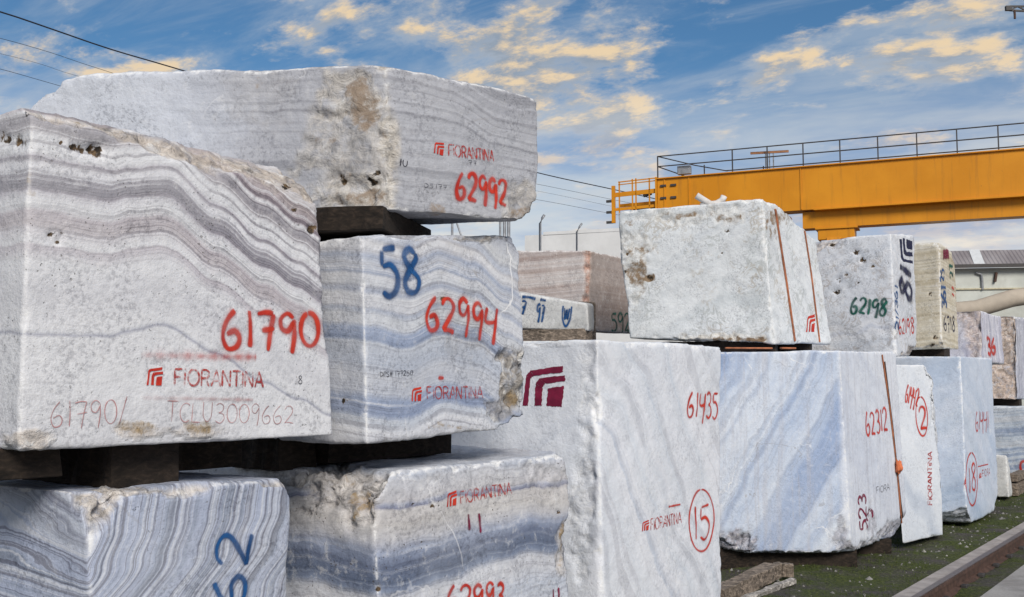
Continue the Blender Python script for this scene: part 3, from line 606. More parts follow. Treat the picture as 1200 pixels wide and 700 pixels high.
M_15 = marble('marble_15', (0.75, 0.3, 0.55), None, (0.30, 0.9), (0.03, 5), 2.2,
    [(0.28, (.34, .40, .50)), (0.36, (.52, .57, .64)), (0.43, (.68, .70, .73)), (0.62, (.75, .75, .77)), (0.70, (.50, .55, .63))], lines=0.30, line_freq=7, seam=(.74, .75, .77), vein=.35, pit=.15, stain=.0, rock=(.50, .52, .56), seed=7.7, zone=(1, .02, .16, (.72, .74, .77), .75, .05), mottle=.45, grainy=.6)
M_STRAPPED = marble('marble_strapped', (0.4, 0.5, 0.75), None, (0.35, 1.3), (0.08, 4), 2.0,
    [(0.25, (.46, .50, .52)), (0.40, (.66, .68, .68)), (0.55, (.76, .77, .76)), (0.70, (.56, .59, .61))], lines=0.08, line_freq=15, patch=((.48, .51, .51), 3.0, .54, .68, .50), vein=.3, pit=.3, stain=.28, stain_col=(.24, .17, .11), rock=(.48, .44, .38), seed=9.4, mottle=.5, squig=.5, sq_col=((.32, .34, .33), (.34, .28, .20)))
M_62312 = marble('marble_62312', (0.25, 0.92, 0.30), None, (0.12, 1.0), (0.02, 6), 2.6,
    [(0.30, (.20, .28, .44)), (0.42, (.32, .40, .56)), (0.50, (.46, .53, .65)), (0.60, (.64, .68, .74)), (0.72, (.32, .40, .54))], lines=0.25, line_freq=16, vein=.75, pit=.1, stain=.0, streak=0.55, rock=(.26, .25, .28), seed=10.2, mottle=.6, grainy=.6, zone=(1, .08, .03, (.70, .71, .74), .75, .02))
M_PALE = marble('marble_pale', (0.6, 0.4, 0.6), None, (0.30, 1.0), (0.03, 5), 1.8,
    [(0.28, (.52, .56, .62)), (0.42, (.64, .67, .71)), (0.58, (.70, .72, .74)), (0.75, (.58, .61, .66))], lines=0.06, line_freq=16, vein=.3, pit=.2, stain=.03, rock=(.42, .42, .43), seed=11.8, mottle=.5, grainy=.6)
M_61441 = marble('marble_61441', (0.5, 0.5, 0.7), None, (0.3, 1.1), (0.03, 6), 2.0,
    [(0.28, (.40, .48, .59)), (0.42, (.49, .56, .66)), (0.58, (.58, .63, .71)), (0.75, (.47, .54, .63))], lines=0.06, line_freq=18, vein=.4, pit=.5, stain=.02, rock=(.34, .35, .37), seed=12.5, mottle=.7, grainy=.6)
M_62198 = marble('marble_62198', (0.5, 0.3, 0.8), None, (0.4, 1.6), (0.06, 5), 2.2,
    [(0.28, (.46, .49, .55)), (0.42, (.62, .64, .67)), (0.58, (.72, .72, .73)), (0.75, (.50, .53, .60))], lines=0.10, line_freq=20, vein=.5, pit=.8, stain=.30, stain_col=(.16, .10, .07), speck=.5, rock=(.40, .33, .27), seed=13.3, mottle=.5, squig=.45)
M_BEIGE = marble('travertine_beige', (0.05, 0.1, 1), None, (0.05, 1.5), (0.012, 8), 7,
    [(0.30, (.42, .34, .21)), (0.45, (.56, .48, .33)), (0.60, (.66, .59, .45)), (0.75, (.50, .42, .28))], lines=0.35, line_freq=30, vein=.2, pit=.8, stain=.55, stain_col=(.33, .17, .06), rock=(.42, .36, .28), seed=14.6)
M_GREYP = marble('onyx_grey_lilac', (0.85, 0.5, 0.1), None, (0.12, 1.3), (0.02, 7), 5,
    [(0.30, (.32, .32, .40)), (0.45, (.52, .51, .58)), (0.60, (.66, .64, .68)), (0.75, (.44, .43, .52))], lines=0.35, line_freq=26, stain=.2, rock=(.36, .30, .28), seed=15.9)
M_ROUGH = marble('onyx_rough_crust', (0.95, 0.3, 0.0), None, (0.08, 1.8), (0.02, 7), 7,
    [(0.30, (.26, .26, .30)), (0.45, (.40, .40, .45)), (0.62, (.50, .50, .55))], lines=0.4, line_freq=30, stain=.1, rock=(.42, .33, .27), seed=17.0)
M_BANDED = marble('onyx_banded_blue', (0.0, 0.05, 1), None, (0.07, 1.2), (0.012, 7), 5.5,
    [(0.30, (.20, .25, .36)), (0.42, (.34, .41, .53)), (0.52, (.56, .62, .68)), (0.62, (.66, .68, .70)), (0.74, (.28, .34, .46))], lines=0.45, line_freq=34, stain=.05, rock=(.36, .34, .33), seed=18.4)
M_BROWN = marble('travertine_brown', (0.0, 0.04, 1), None, (0.03, 1.2), (0.008, 8), 7,
    [(0.30, (.40, .31, .27)), (0.45, (.53, .45, .41)), (0.60, (.62, .56, .52)), (0.75, (.48, .39, .35))], lines=0.45, line_freq=34, vein=.1, pit=.5, stain=.2, rock=(.36, .20, .15), seed=19.7, zone=(1, .06, .02, (.33, .24, .19), .75, .02))
M_SLAB = marble('limestone_slab', (0.1, 0.1, 1), None, (0.2, 1.2), (0.03, 5), 2.4,
    [(0.30, (.54, .53, .50)), (0.5, (.66, .65, .62)), (0.75, (.58, .56, .53))], lines=0.1, line_freq=20, stain=.25, rock=(.45, .36, .28), seed=20.3)

# ================================================================== the blocks (edge: top px,py, bottom px,py, distance)
block('61790', 'large banded onyx block with red 61790, upper left foreground', M_61790,
      edge(37, 122, 22, 529, 3.21), edge(381, 196, 391, 511, 4.24), depth=0.86, res=0.0105, r0=0.008, r1=0.022, amp=0.004, lump=0.008, seed=1,
      cuts=[((.0, .0, .965), (.05, -.62, .78), .022, .85), ((.35, .0, .94), (.10, -.70, .70), .03, .9), ((.93, 0, .93), (1.0, -.25, 1.2), .02, .4), ((.98, .05, .6), (1, -.4, .12), .012, .25)], patches=[(240, 168, 70, 16, .8, .006), (330, 200, 40, 18, .35, .004), (165, 505, 40, 10, .7, .006), (230, 507, 30, 7, .6, .004), (30, 515, 35, 12, .7, .008)], stains=[(110, 140, 60, 10, .8), (190, 155, 60, 14, .9), (285, 180, 55, 18, .7), (340, 205, 25, 15, .7), (165, 500, 45, 12, .6), (235, 502, 30, 10, .6), (35, 205, 10, 30, .4)],
      pits=[(23, 166, .018, .02), (3, 162, .018, .02), (86, 172, .010, .012), (97, 175, .014, .02), (107, 174, .016, .022), (116, 177, .020, .03), (62, 277, .016, .025), (67, 283, .012, .02), (74, 274, .008, .012), (336, 219, .012, .012), (357, 208, .008, .01), (366, 268, .014, .016), (376, 270, .010, .01), (380, 309, .009, .01), (72, 168, .007, .008), (345, 246, .008, .008)])
block('62', 'blue grey block with rippled lines and blue 62, bottom left corner', M_62,
      edge(104, 577, 116, 812, 3.37), edge(340, 562, 338, 790, 4.07), depth=0.82, res=0.0105, r0=0.010, r1=0.03, amp=0.006, lump=0.012, seed=2, bot=0.12,
      cuts=[((.03, .03, .90), (-.6, -.9, .45), .03, 1.0), ((.35, 0, .99), (.0, -.7, 1.0), .02, .95), ((.985, .0, .97), (1, -.3, .9), .02, .6)], patches=[(122, 592, 16, 24, 1.0, .02), (205, 577, 20, 9, .9, .01), (160, 575, 60, 6, .9, .006)])
block('mid', 'pale weathered block with red 11 under the 62994 block', M_MID,
      edge(436, 556, 452, 860, 4.44), edge(668, 530, 672, 770, 5.66), depth=1.62, res=0.0115, r0=0.02, r1=0.05, amp=0.010, lump=0.016, seed=3, bot=0.12,
      cuts=[((.0, .30, .93), (-1.0, -.12, .9), .05, 1.0), ((.985, .0, .93), (1.0, -.25, .8), .03, .35), ((.97, .0, .55), (1.0, -.9, .0), .03, .9), ((.02, .0, .93), (-.5, -.9, 1.0), .03, .3)],
      pits=[(486, 592, .008, .012), (507, 593, .008, .012), (512, 655, .006, .01), (655, 601, .008, .012), (443, 690, .014, .02)], patches=[(395, 570, 55, 32, 1.0, .025), (420, 600, 24, 20, .8, .02), (662, 645, 14, 40, .8, .012), (640, 560, 30, 25, .25, .008)], stains=[(420, 590, 30, 25, .6), (395, 560, 40, 14, .5), (662, 640, 10, 30, .7)])
block('62994', 'blue grey banded block with blue 58 and red 62994', M_62994,
      edge(424, 275, 430, 521, 4.39), edge(610, 276, 620, 500, 5.31), depth=0.92, res=0.0105, r0=0.012, r1=0.032, amp=0.006, lump=0.010, seed=4,
      cuts=[((.97, .0, .93), (.9, -.1, .9), .02, .5), ((.95, .0, .26), (1.0, -1.0, -.10), .05, 1.0), ((.86, .0, .05), (.35, -.35, -1.0), .03, .9), ((.55, .0, .99), (.0, -.5, 1.0), .02, .7)],
      pits=[(404, 470, .012, .012), (520, 350, .01, .008)], patches=[(602, 447, 20, 46, 1.0, .022), (590, 480, 26, 14, .7, .01), (560, 278, 36, 8, .9, .008), (540, 385, 40, 40, .25, .003)], stains=[(604, 470, 14, 20, .7), (530, 500, 60, 8, .5), (520, 355, 14, 8, .5)])
block('62992', 'long grey onyx block with red 62992 on top of the pile', M_62992,
      edge(452, 76, 458, 247, 4.60), edge(634, 116, 632, 261, 5.18), L=edge(4, 92, 20, 268, 5.0), res=0.0115, r0=0.015, r1=0.035, amp=0.010, lump=0.014, seed=5,
      cuts=[((.0, .03, .62), (-.9, -.9, -.02), .06, .95), ((.97, .0, .14), (1.0, -.25, -1.0), .03, .9), ((.0, .80, .985), (-.25, .55, 1.0), .015, .15), ((.0, .96, .75), (-.3, 1.0, .6), .02, .15), ((.98, .0, .96), (1.0, -.2, 1.0), .01, .2)],
      pits=[(393, 209, .025, .03), (440, 203, .015, .02), (470, 190, .006, .006), (430, 212, .018, .02)], patches=[(412, 115, 48, 40, .75, .012), (405, 180, 58, 60, .55, .012), (410, 226, 60, 24, .85, .012), (610, 235, 26, 28, .6, .008), (300, 110, 60, 40, .12, .004)], stains=[(420, 130, 45, 45, .75), (385, 165, 30, 12, .6), (420, 232, 55, 14, .7), (512, 245, 20, 12, .6), (612, 248, 25, 12, .7), (300, 100, 12, 14, .5), (395, 205, 20, 20, .5)])
block('15', 'tall white marble block with circled red 15', M_15,
      edge(700, 398, 706, 768, 5.92), edge(845, 407, 845, 705, 7.23), depth=1.30, res=0.014, r0=0.014, r1=0.055, amp=0.006, lump=0.012, seed=6, bot=0.12,
      patches=[(690, 480, 12, 90, .35, .008), (682, 600, 18, 90, .4, .010), (636, 402, 50, 6, .3, .004)])
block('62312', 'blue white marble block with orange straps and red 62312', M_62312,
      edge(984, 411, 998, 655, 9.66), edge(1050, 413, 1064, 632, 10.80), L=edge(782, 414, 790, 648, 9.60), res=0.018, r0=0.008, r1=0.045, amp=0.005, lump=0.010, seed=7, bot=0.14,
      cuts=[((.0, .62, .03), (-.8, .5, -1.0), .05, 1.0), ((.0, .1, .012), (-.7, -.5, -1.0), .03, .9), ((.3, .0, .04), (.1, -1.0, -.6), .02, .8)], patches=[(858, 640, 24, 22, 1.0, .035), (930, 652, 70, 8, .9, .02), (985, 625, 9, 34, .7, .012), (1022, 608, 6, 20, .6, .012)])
block('61442', 'white marble block with circled red 2, chipped upper corner', M_PALE,
      edge(1043, 427, 1058, 639, 10.80), edge(1099, 428, 1105, 630, 11.35), L=(P(1043, 427, 10.80) + Vector((.50, 1.25, 0)), P(1058, 639, 10.80) + Vector((.50, 1.25, 0))), res=0.018, r0=0.012, r1=0.045, amp=0.005, seed=8, bot=0.05,
      cuts=[((.68, .0, 1.0), (.72, .08, .66), .05, .35), ((.90, .02, .66), (1.0, .05, .10), .05, .4)], patches=[(1098, 470, 9, 30, .35, .03)])
block('61441', 'speckled pale marble block with circled red 18', M_61441,
      edge(1126, 417, 1134, 612, 12.15), edge(1163, 420, 1170, 593, 13.75), depth=1.5, res=0.02, r0=0.012, r1=0.05, amp=0.005, seed=9, bot=0.05,
      cuts=[((.0, .3, .04), (-.8, -.3, -1.0), .04, .9), ((.9, .0, .05), (.6, -.4, -1.0), .03, .4)])
block('strapped', 'white marble block bound with orange straps under the yellow crane', M_STRAPPED,
      edge(893, 232, 908, 403, 9.70), edge(951, 256, 974, 403, 10.85), L=edge(723, 247, 737, 397, 10.25), res=0.015, r0=0.02, r1=0.05, amp=0.007, lump=0.020, seed=10, patches=[(740, 310, 26, 50, .35, .01), (845, 398, 60, 8, .8, .01), (790, 256, 50, 12, .3, .008), (850, 250, 30, 14, .3, .008)], stains=[(748, 315, 22, 40, .7), (762, 326, 12, 9, 1.0), (740, 262, 14, 8, .6), (800, 252, 30, 7, .7), (845, 255, 30, 8, .6), (822, 300, 30, 10, .4), (905, 262, 12, 24, .7), (925, 250, 20, 12, .6), (860, 398, 50, 5, .8), (824, 360, 8, 25, .3)],
      cuts=[((.30, .0, .99), (.25, -.35, 1.0), .02, .3), ((.95, .0, .90), (.8, -.3, .8), .02, .2)],
      pits=[(761, 326, .03, .02), (735, 298, .016, .012), (852, 271, .018, .015), (846, 297, .010, .01), (731, 318, .015, .012)])
block('62198', 'speckled white block with green 62198 and dark 81', M_62198,
      edge(1044, 274, 1050, 418, 11.0), edge(1071, 276, 1075, 416, 11.7), depth=1.25, res=0.016, r0=0.012, r1=0.04, amp=0.010, seed=11,
      cuts=[((.0, .55, .93), (-.6, .4, 1.0), .04, .7), ((.5, .0, .06), (.1, -1.0, -.7), .03, .9)],
      pits=[(984, 328, .025, .03), (981, 342, .03, .03), (992, 322, .015, .02), (1004, 296, .03, .03), (1012, 305, .035, .03), (975, 286, .035, .03), (1006, 332, .012, .012), (1022, 312, .02, .02)])
block('beige', 'beige travertine block with rust stains and scribbled paint', M_BEIGE,
      edge(1101, 284, 1104, 409, 12.6), edge(1119, 298, 1124, 410, 13.3), depth=1.2, res=0.022, r0=0.015, r1=0.04, amp=0.008, seed=12,
      cuts=[((.9, .0, .93), (1.0, -.3, 1.0), .03, .4), ((.0, .15, .04), (-.9, -.3, -1.0), .03, .6)], pits=[(1096, 395, .03, .02), (1092, 405, .03, .02), (1091, 345, .03, .02)])
block('greylilac', 'grey lilac block with a red scribble beyond the beige block', M_GREYP,
      edge(1148, 364, 1150, 424, 13.75), edge(1173, 371, 1177, 427, 14.8), depth=1.1, res=0.025, r0=0.015, r1=0.04, amp=0.010, seed=13, cuts=[((.0, .3, .55), (-1, -.2, .1), .05, .95)])
block('rough', 'brown crusted grey block at the right edge', M_ROUGH,
      edge(1186, 371, 1189, 468, 17.0), edge(1228, 374, 1230, 466, 19.2), depth=1.5, res=0.03, r0=0.02, r1=0.06, amp=0.015, seed=14, cuts=[((.06, .4, .5), (-1, -.05, .05), .08, 1.0)])
block('banded', 'low block with wavy blue bands at the right edge', M_BANDED,
      edge(1222, 477, 1224, 563, 16.4), edge(1262, 478, 1264, 550, 18.6), depth=1.9, res=0.028, r0=0.02, r1=0.05, amp=0.012, seed=15, bot=0.14, cuts=[((.0, .5, .03), (-.8, .1, -1), .04, .6)])
block('small', 'small pale offcut standing beside the 61441 block', M_SLAB,
      edge(1180, 533, 1183, 577, 15.3), edge(1186, 540, 1188, 572, 15.9), depth=0.7, res=0.03, r0=0.02, r1=0.04, amp=0.012, seed=16, bot=0.02, cuts=[((.3, .0, .8), (1, -.4, .8), .04, .9)])
block('brown', 'brown layered travertine block with dark 592', M_BROWN,
      edge(690, 294, 690, 388, 11.6), edge(752, 306, 754, 391, 12.9), L=edge(560, 293, 560, 386, 12.3), res=0.022, r0=0.012, r1=0.03, amp=0.006, seed=17, group='stone blocks in the row behind',
      cuts=[((.0, .0, .97), (-.9, -.9, .5), .05, 1.0), ((.02, .02, .5), (-1, -.8, 0.05), .03, .9)])
block('slab', 'low pale slab with blue writing in front of the brown block', M_SLAB,
      edge(688, 356, 690, 388, 11.0), edge(696, 357, 697, 389, 11.35), L=edge(590, 340, 590, 386, 11.45), res=0.022, r0=0.012, r1=0.03, amp=0.006, seed=18, group='stone blocks in the row behind')
block('under', 'pale stone block under the brown travertine block', M_PALE,
      (Vector((.86, 10.9, 2.17)), Vector((.86, 10.9, .1))), (Vector((1.5, 12.6, 2.17)), Vector((1.5, 12.6, .1))), L=(Vector((-1.0, 11.9, 2.17)), Vector((-1.0, 11.9, .1))), res=0.05, r0=.02, r1=.04, seed=19, group='stone blocks in the row behind')

# ------------------------------------------------------------------ writing on the stone
B = '61790'
text(B, '61790', (259, 408), (372, 408), (261, 362), RED, 0.15, label='red sprayed number 61790')
for y_, n_ in ((416, .055), (466, .030)):
    lines(B, [[(0, 0), (.5, .0), (1, .02)]], ((165, y_), (300 if y_ < 440 else 296, y_ + 3), (165, y_ - 20)), RED if y_ < 440 else PENCIL, n_, 'overspray_streak', MIST)
logo(B, (171, 452), (190, 452), (172, 430)); stencil(B, (203, 452), (307, 454), (203, 432))
text(B, '61790/', (58, 502), (146, 496), (58, 472), PENCIL, .045, False, 'crayon_number'); text(B, 'TCLU3009662', (194, 494), (343, 497), (195, 470), PENCIL, .045, False, 'crayon_number')
text(B, '8', (349, 450), (354, 450), (350, 440), INK, .1, False, 'ink_mark')
text('62', '62', (284, 712), (297, 626), (246, 708), BLUE, .13, label='blue sprayed number 62')
B = 'mid'
logo(B, (523, 595), (535, 592), (523, 577)); stencil(B, (539, 591), (599, 579), (539, 576))
lines(B, [[(0, 1), (.12, 0)], [(.85, 1.05), (1.0, -.15)]], ((548, 622), (563, 622), (548, 602)), MAROON, .016, 'painted_number')
text(B, '62993', (522, 718), (588, 712), (523, 687), RED, .15); text(B, '11', (645, 712), (655, 710), (645, 690), MAROON, .14)
B = '62994'
text(B, '58', (447, 346), (493, 342), (447, 292), BLUE, .15, label='blue sprayed number 58'); text(B, '62994', (498, 385), (582, 397), (501, 344), RED, .14, label='red sprayed number 62994')
text(B, 'DPS# 177250', (445, 442), (483, 440), (445, 436), INK, .14, False, 'ink_lettering'); logo(B, (482, 471), (494, 470), (482, 454)); stencil(B, (500, 468), (565, 467), (500, 453))
lines(B, [[(0, .5), (1, .5)]], ((513, 446), (520, 446), (513, 440)), RED, .016, 'overspray_streak')
B = '62992'
logo(B, (508, 180), (520, 183), (508, 165)); stencil(B, (525, 183), (578, 190), (525, 169))
text(B, '62992', (533, 234), (593, 243), (535, 202), RED, .16, label='red sprayed number 62992')
text(B, '1U', (467, 194), (477, 196), (467, 186), INK, .2, False, 'ink_lettering'); text(B, 'D5.177', (497, 220), (523, 222), (497, 215), INK, .14, False, 'ink_lettering'); text(B, '77', (548, 193), (558, 194), (548, 188), INK, .14, False, 'ink_lettering')
B = '15'
logo(B, (613, 477), (663, 477), (613, 430), MAROON, 'painted_emblem', 'maroon painted emblem of nested bands')
text(B, '61435', (804, 488), (844, 492), (805, 458), RED, .11); logo(B, (752, 623), (760, 621), (752, 611)); stencil(B, (762, 622), (798, 613), (762, 608))
lines(B, [arc(.5, .5, .5, .5, 90, 450, 26)], ((808, 650), (836, 642), (808, 576)), RED, .016, 'painted_circle'); text(B, '15', (812, 634), (831, 628), (812, 594), RED, .09)
lines(B, [[(0, .5), (1, .5)]], ((783, 598), (797, 595), (783, 590)), RED, .012, 'overspray_streak')
B = '62312'
text(B, '62312', (1015, 512), (1040, 504), (1015, 485), RED, .11); text(B, '523', (1016, 621), (1014, 580), (1007, 623), MAROON, .16, False); text(B, '3', (1023, 607), (1022, 596), (1016, 608), MAROON, .18, False)
text(B, 'FiORA', (1027, 579), (1042, 574), (1027, 571), INK, .10, False, 'stencilled_lettering')
B = '61442'
text(B, '61442', (1060, 471), (1075, 478), (1060, 449), RED, .10); lines(B, [arc(.5, .5, .5, .5, 90, 450, 24)], ((1075, 512), (1088, 510), (1075, 466)), RED, .018, 'painted_circle'); text(B, '2', (1078, 504), (1086, 502), (1078, 478), RED, .12)
text(B, 'FiORANTiNA', (1092, 592), (1092, 530), (1087, 592), STENCIL, .2, False, 'stencilled_lettering', hand=0)
B = '61441'
text(B, '61441', (1143, 505), (1158, 503), (1143, 483), RED, .10); lines(B, [arc(.5, .5, .5, .5, 90, 450, 24)], ((1133, 595), (1146, 590), (1133, 532)), RED, .022, 'painted_circle'); text(B, '18', (1135, 578), (1144, 574), (1135, 547), RED, .10)
logo(B, (1147, 561), (1150, 560), (1147, 555)); text(B, 'FiORA', (1151, 559), (1160, 557), (1151, 551), STENCIL, .16, False, 'stencilled_lettering')
lines(B, [[(0, .5), (1, .5)]], ((1146, 549), (1158, 546), (1146, 545)), RED, .014, 'overspray_streak')
logo('strapped', (944, 390), (955, 389), (945, 369))
B = '62198'
text(B, '62198', (996, 367), (1038, 371), (998, 348), GREEN, .16, label='dark green sprayed number 62198')
text(B, '81', (1068, 354), (1068, 320), (1055, 355), NAVY, .17); text(B, '21/361', (1053, 388), (1052, 336), (1047, 388), BLUE, .2); text(B, '62198', (1053, 392), (1071, 391), (1053, 374), RED, .13)
logo(B, (1070, 309), (1069, 280), (1055, 309), NAVY, 'painted_emblem')
B = 'beige'
lines(B, [[(0, .2), (1, .2)], [(0, .5), (1, .5)], [(0, .8), (1, .8)]], ((1105, 304), (1112, 303), (1105, 293)), MAROON, .05, 'painted_mark')
text(B, '25', (1106, 330), (1106, 316), (1102, 330), BLUE, .2); text(B, '361', (1109, 362), (1108, 336), (1104, 362), BLUE, .2); text(B, '27', (1117, 325), (1116, 310), (1113, 325), GREEN, .2); text(B, '6718', (1106, 388), (1119, 388), (1106, 371), NAVY, .13); text(B, '11', (1118, 350), (1118, 338), (1115, 350), RED, .2)
text('greylilac', '36', (1157, 415), (1167, 416), (1157, 397), RED, .25, name='painted_mark')
text('brown', '592', (716, 388), (738, 389), (717, 367), GREEN, .13)
text('slab', '97', (628, 375), (637, 376), (628, 356), BLUE, .14); text('slab', '7', (609, 367), (615, 368), (609, 352), BLUE, .18)
lines('slab', [[(.0, 1), (.05, .4), (.5, 0), (.95, .4), (1, 1)], [(.2, .9), (.35, .35), (.5, .8), (.65, .35), (.8, .9)]], ((658, 382), (668, 383), (658, 358)), BLUE, .022, 'painted_mark')
lines('slab', [[(0, 0), (.5, .1), (1, -.1)]], ((612, 348), (628, 350), (612, 342)), BLUE, .03, 'painted_mark'); lines('slab', [[(0, 0), (1, -.1)]], ((633, 351), (640, 352), (633, 345)), BLUE, .03, 'painted_mark')
text('banded', 'C', (1196, 556), (1204, 556), (1196, 541), RED, .2, name='painted_mark')

# ------------------------------------------------------------------ timber sleepers between the stones
def sleeper(label, a, b_, wd, ht, mat=TIMBER, group='timber sleepers under the blocks'):
    a, b_ = Vector(a), Vector(b_); m = MB(); N = 10; d = (b_ - a).normalized(); x = d.cross(Vector((0, 0, 1))).normalized(); u = x.cross(d)
    vs = []
    for i in range(N + 1):
        q = a.lerp(b_, i / N)
        for sx, sz in ((-1, -1), (1, -1), (1, 1), (-1, 1)):
            vs.append(q + x * (sx * wd / 2 + random.uniform(-.012, .010)) + u * (sz * ht / 2 + (random.uniform(-.012, .0) if sz > 0 else 0)))
    fs = [(i * 4 + k, i * 4 + (k + 1) % 4, i * 4 + 4 + (k + 1) % 4, i * 4 + 4 + k) for i in range(N) for k in range(4)] + [(3, 2, 1, 0), (N * 4, N * 4 + 1, N * 4 + 2, N * 4 + 3)]
    o = m.add(vs, fs).based('timber_sleeper', mat, bevel=0.004); tag(o, label, 'sleeper', group); return o
def between(label, key, s, under, z0=None, z1=None, wd=0.16, o0=0.14, o1=0.95, mat=TIMBER):
    """a sleeper lying across the row under block `key`, s along its rail-side face (0..1)"""
    c = BLOCKS[key]['c']; M = BLOCKS[key]['M']; f = lambda t_: M @ Vector(c[0, 0, 0] * (1 - s) * (1 - t_) + c[1, 0, 0] * s * (1 - t_) + c[0, 1, 0] * (1 - s) * t_ + c[1, 1, 0] * s * t_)
    a, b_ = f(o0), f(o1)
    def gap(q):
        lo = BLOCKS[key]['bvh'].ray_cast(Vector((q.x, q.y, q.z - 0.6)), Vector((0, 0, 1)))[0]
        return (lo.z if lo else q.z)
    zt = (gap(a) + gap(b_)) / 2 + 0.008
    if under in BLOCKS:
        h = [BLOCKS[under]['bvh'].ray_cast(Vector((q.x, q.y, zt + .1)), Vector((0, 0, -1)))[0] for q in (a, a.lerp(b_, .5), b_)]
        h = [k.z for k in h if k]; zb = (max(h) if h else zt - 0.1) - 0.008
    else: zb = under
    ht = max(0.03, zt - zb); a.z = b_.z = (zt + zb) / 2
    return sleeper(label, a, b_, wd, ht, mat)
between('dark timber under the left end of the 61790 block', '61790', .06, '62', wd=.26)
between('dark timber under the middle of the 61790 block', '61790', .40, '62', wd=.27)
c_ = BLOCKS['61790']['c']; fM = lambda s_, t_: BLOCKS['61790']['M'] @ Vector(c_[0, 0, 0] * (1 - s_) * (1 - t_) + c_[1, 0, 0] * s_ * (1 - t_) + c_[0, 1, 0] * (1 - s_) * t_ + c_[1, 1, 0] * s_ * t_)
qa, qb = fM(.55, .84), fM(1.02, .84); zt_ = BLOCKS['61790']['lo'] + .035; zb_ = BLOCKS['62']['hi'] - .02; qa.z = qb.z = (zt_ + zb_) / 2
sleeper('timber added along the row to darken the gap under the 61790 block', qa, qb, .2, zt_ - zb_)  # added timber, fills the gap so no bright ground shows through
between('dark timber end under the far side of the 62994 block', '62994', .10, 'mid', wd=.22, o0=.62, o1=1.0)
c_ = BLOCKS['62994']['c']; fM = lambda s_, t_: BLOCKS['62994']['M'] @ Vector(c_[0, 0, 0] * (1 - s_) * (1 - t_) + c_[1, 0, 0] * s_ * (1 - t_) + c_[0, 1, 0] * (1 - s_) * t_ + c_[1, 1, 0] * s_ * t_)
qa, qb = fM(.22, .72), fM(.98, .72); zt_ = BLOCKS['62994']['lo'] + .03; zb_ = BLOCKS['mid']['hi'] - .02; qa.z = qb.z = (zt_ + zb_) / 2
sleeper('long timber added to block light from behind under the 62994 block', qa, qb, .3, zt_ - zb_)  # added timber, hides the lit background to keep this gap dark
between('thick dark timber between the 62992 and 62994 blocks', '62992', .48, '62994', wd=.78, o0=.15, o1=.6)
between('dark timber under the strapped block near its corner', 'strapped', .15, '62312', wd=.16, o0=.05)
between('dark timber under the far end of the strapped block', 'strapped', .75, '62312', wd=.16, o0=.05)
between('brown timber under the beige travertine block', 'beige', .4, '61441', wd=.3, o0=.02)
between('timber beneath the 62198 block', '62198', .4, '62312', wd=.2, o0=.10)
between('long grey timber under the brown block', 'brown', .06, 'under', wd=.2, o0=.0, o1=.95, mat=TIMBER_PALE)
between('grey timber under the pale slab with blue writing', 'slab', .3, 'under', wd=.22, o0=.02, o1=.9, mat=TIMBER_PALE)
between('dark timber between the crusted block and the banded block', 'rough', .2, 'banded', wd=.2, o0=.02)
for key, nm in (('62', 'rippled corner block'), ('mid', 'pale weathered block'), ('15', 'tall white block'), ('62312', 'block with hanging straps'), ('banded', 'low banded block')):
    for s, wh in ((.2, 'near'), (.8, 'far')): between(f'dark timber on the ground below the {nm}, {wh} end', key, s, -0.03, wd=.18, o0=.06)
for key, nm in (('under', 'stone below the brown block'),):
    between(f'timber on the ground under the {nm}', key, .5, -0.05, wd=.2)
# loose timbers lying in front of the 62312 block
g = lambda px, py, z: G(px, py, z)
sleeper('weathered timber lying on the ground at the foot of the 15 block', g(838, 700, .07), g(905, 668, .07), .15, .13, TIMBER_PALE)
sleeper('short weathered timber end touching the 62312 block', g(906, 667, .06), g(930, 668, .06), .10, .12, TIMBER_PALE)
sleeper('thin pale batten lying on the mossy verge', g(872, 703, .03), g(930, 680, .03), .06, .05, wood('pale_batten', (.28, .26, .24)))
sleeper('stacked grey timber beside the small pale offcut', g(1184, 574, .10), g(1225, 556, .10), .2, .18, TIMBER_PALE)
sleeper('upper grey timber under the low banded block', g(1186, 560, .27), g(1226, 545, .27), .16, .12, TIMBER_PALE)

# ------------------------------------------------------------------ lashing straps
def strap_on(key, pix, wd, name, label, mat=STRAP, extra=None, cat='strap'):
    bvh = BLOCKS[key]['bvh']; pts = []
    for i in range(len(pix) - 1):
        a, b_ = Vector(pix[i]), Vector(pix[i + 1]); n = max(2, int((b_ - a).length / 3))
        for k in range(n + (1 if i == len(pix) - 2 else 0)):
            q = a.lerp(b_, k / n); h, nr, _, _ = bvh.ray_cast(CAM, ray(*q).normalized())
            if h is not None: pts.append((h, nr))
    vs, fs = [], []
    if extra: pts = extra(pts)
    for i, (h, nr) in enumerate(pts):
        d = (pts[min(i + 1, len(pts) - 1)][0] - pts[max(i - 1, 0)][0]).normalized(); x = d.cross(nr).normalized()
        for sx, so_ in ((-1, .004), (1, .004), (1, .011), (-1, .011)): vs.append(h + x * (sx * wd / 2) + nr * so_)
    n = len(pts); fs = [(i * 4 + k, i * 4 + (k + 1) % 4, i * 4 + 4 + (k + 1) % 4, i * 4 + 4 + k) for i in range(n - 1) for k in range(4)] + [(3, 2, 1, 0), (n * 4 - 4, n * 4 - 3, n * 4 - 2, n * 4 - 1)]
    o = MB().add(vs, fs).based(name, mat); tag(o, label, cat, 'orange lashing straps'); return o
def over_top(pts):
    (h, n0) = pts[0]; back = []
    bvh = BLOCKS['strapped']['bvh']
    for k in range(14, 0, -1):
        q = h + INTO * (0.07 * k) - ROW * 0.0; hh, nn_, _, _ = bvh.ray_cast(Vector((q.x, q.y, 4.5)), Vector((0, 0, -1)))
        if hh is not None: back.append((hh, nn_))
    return back + pts
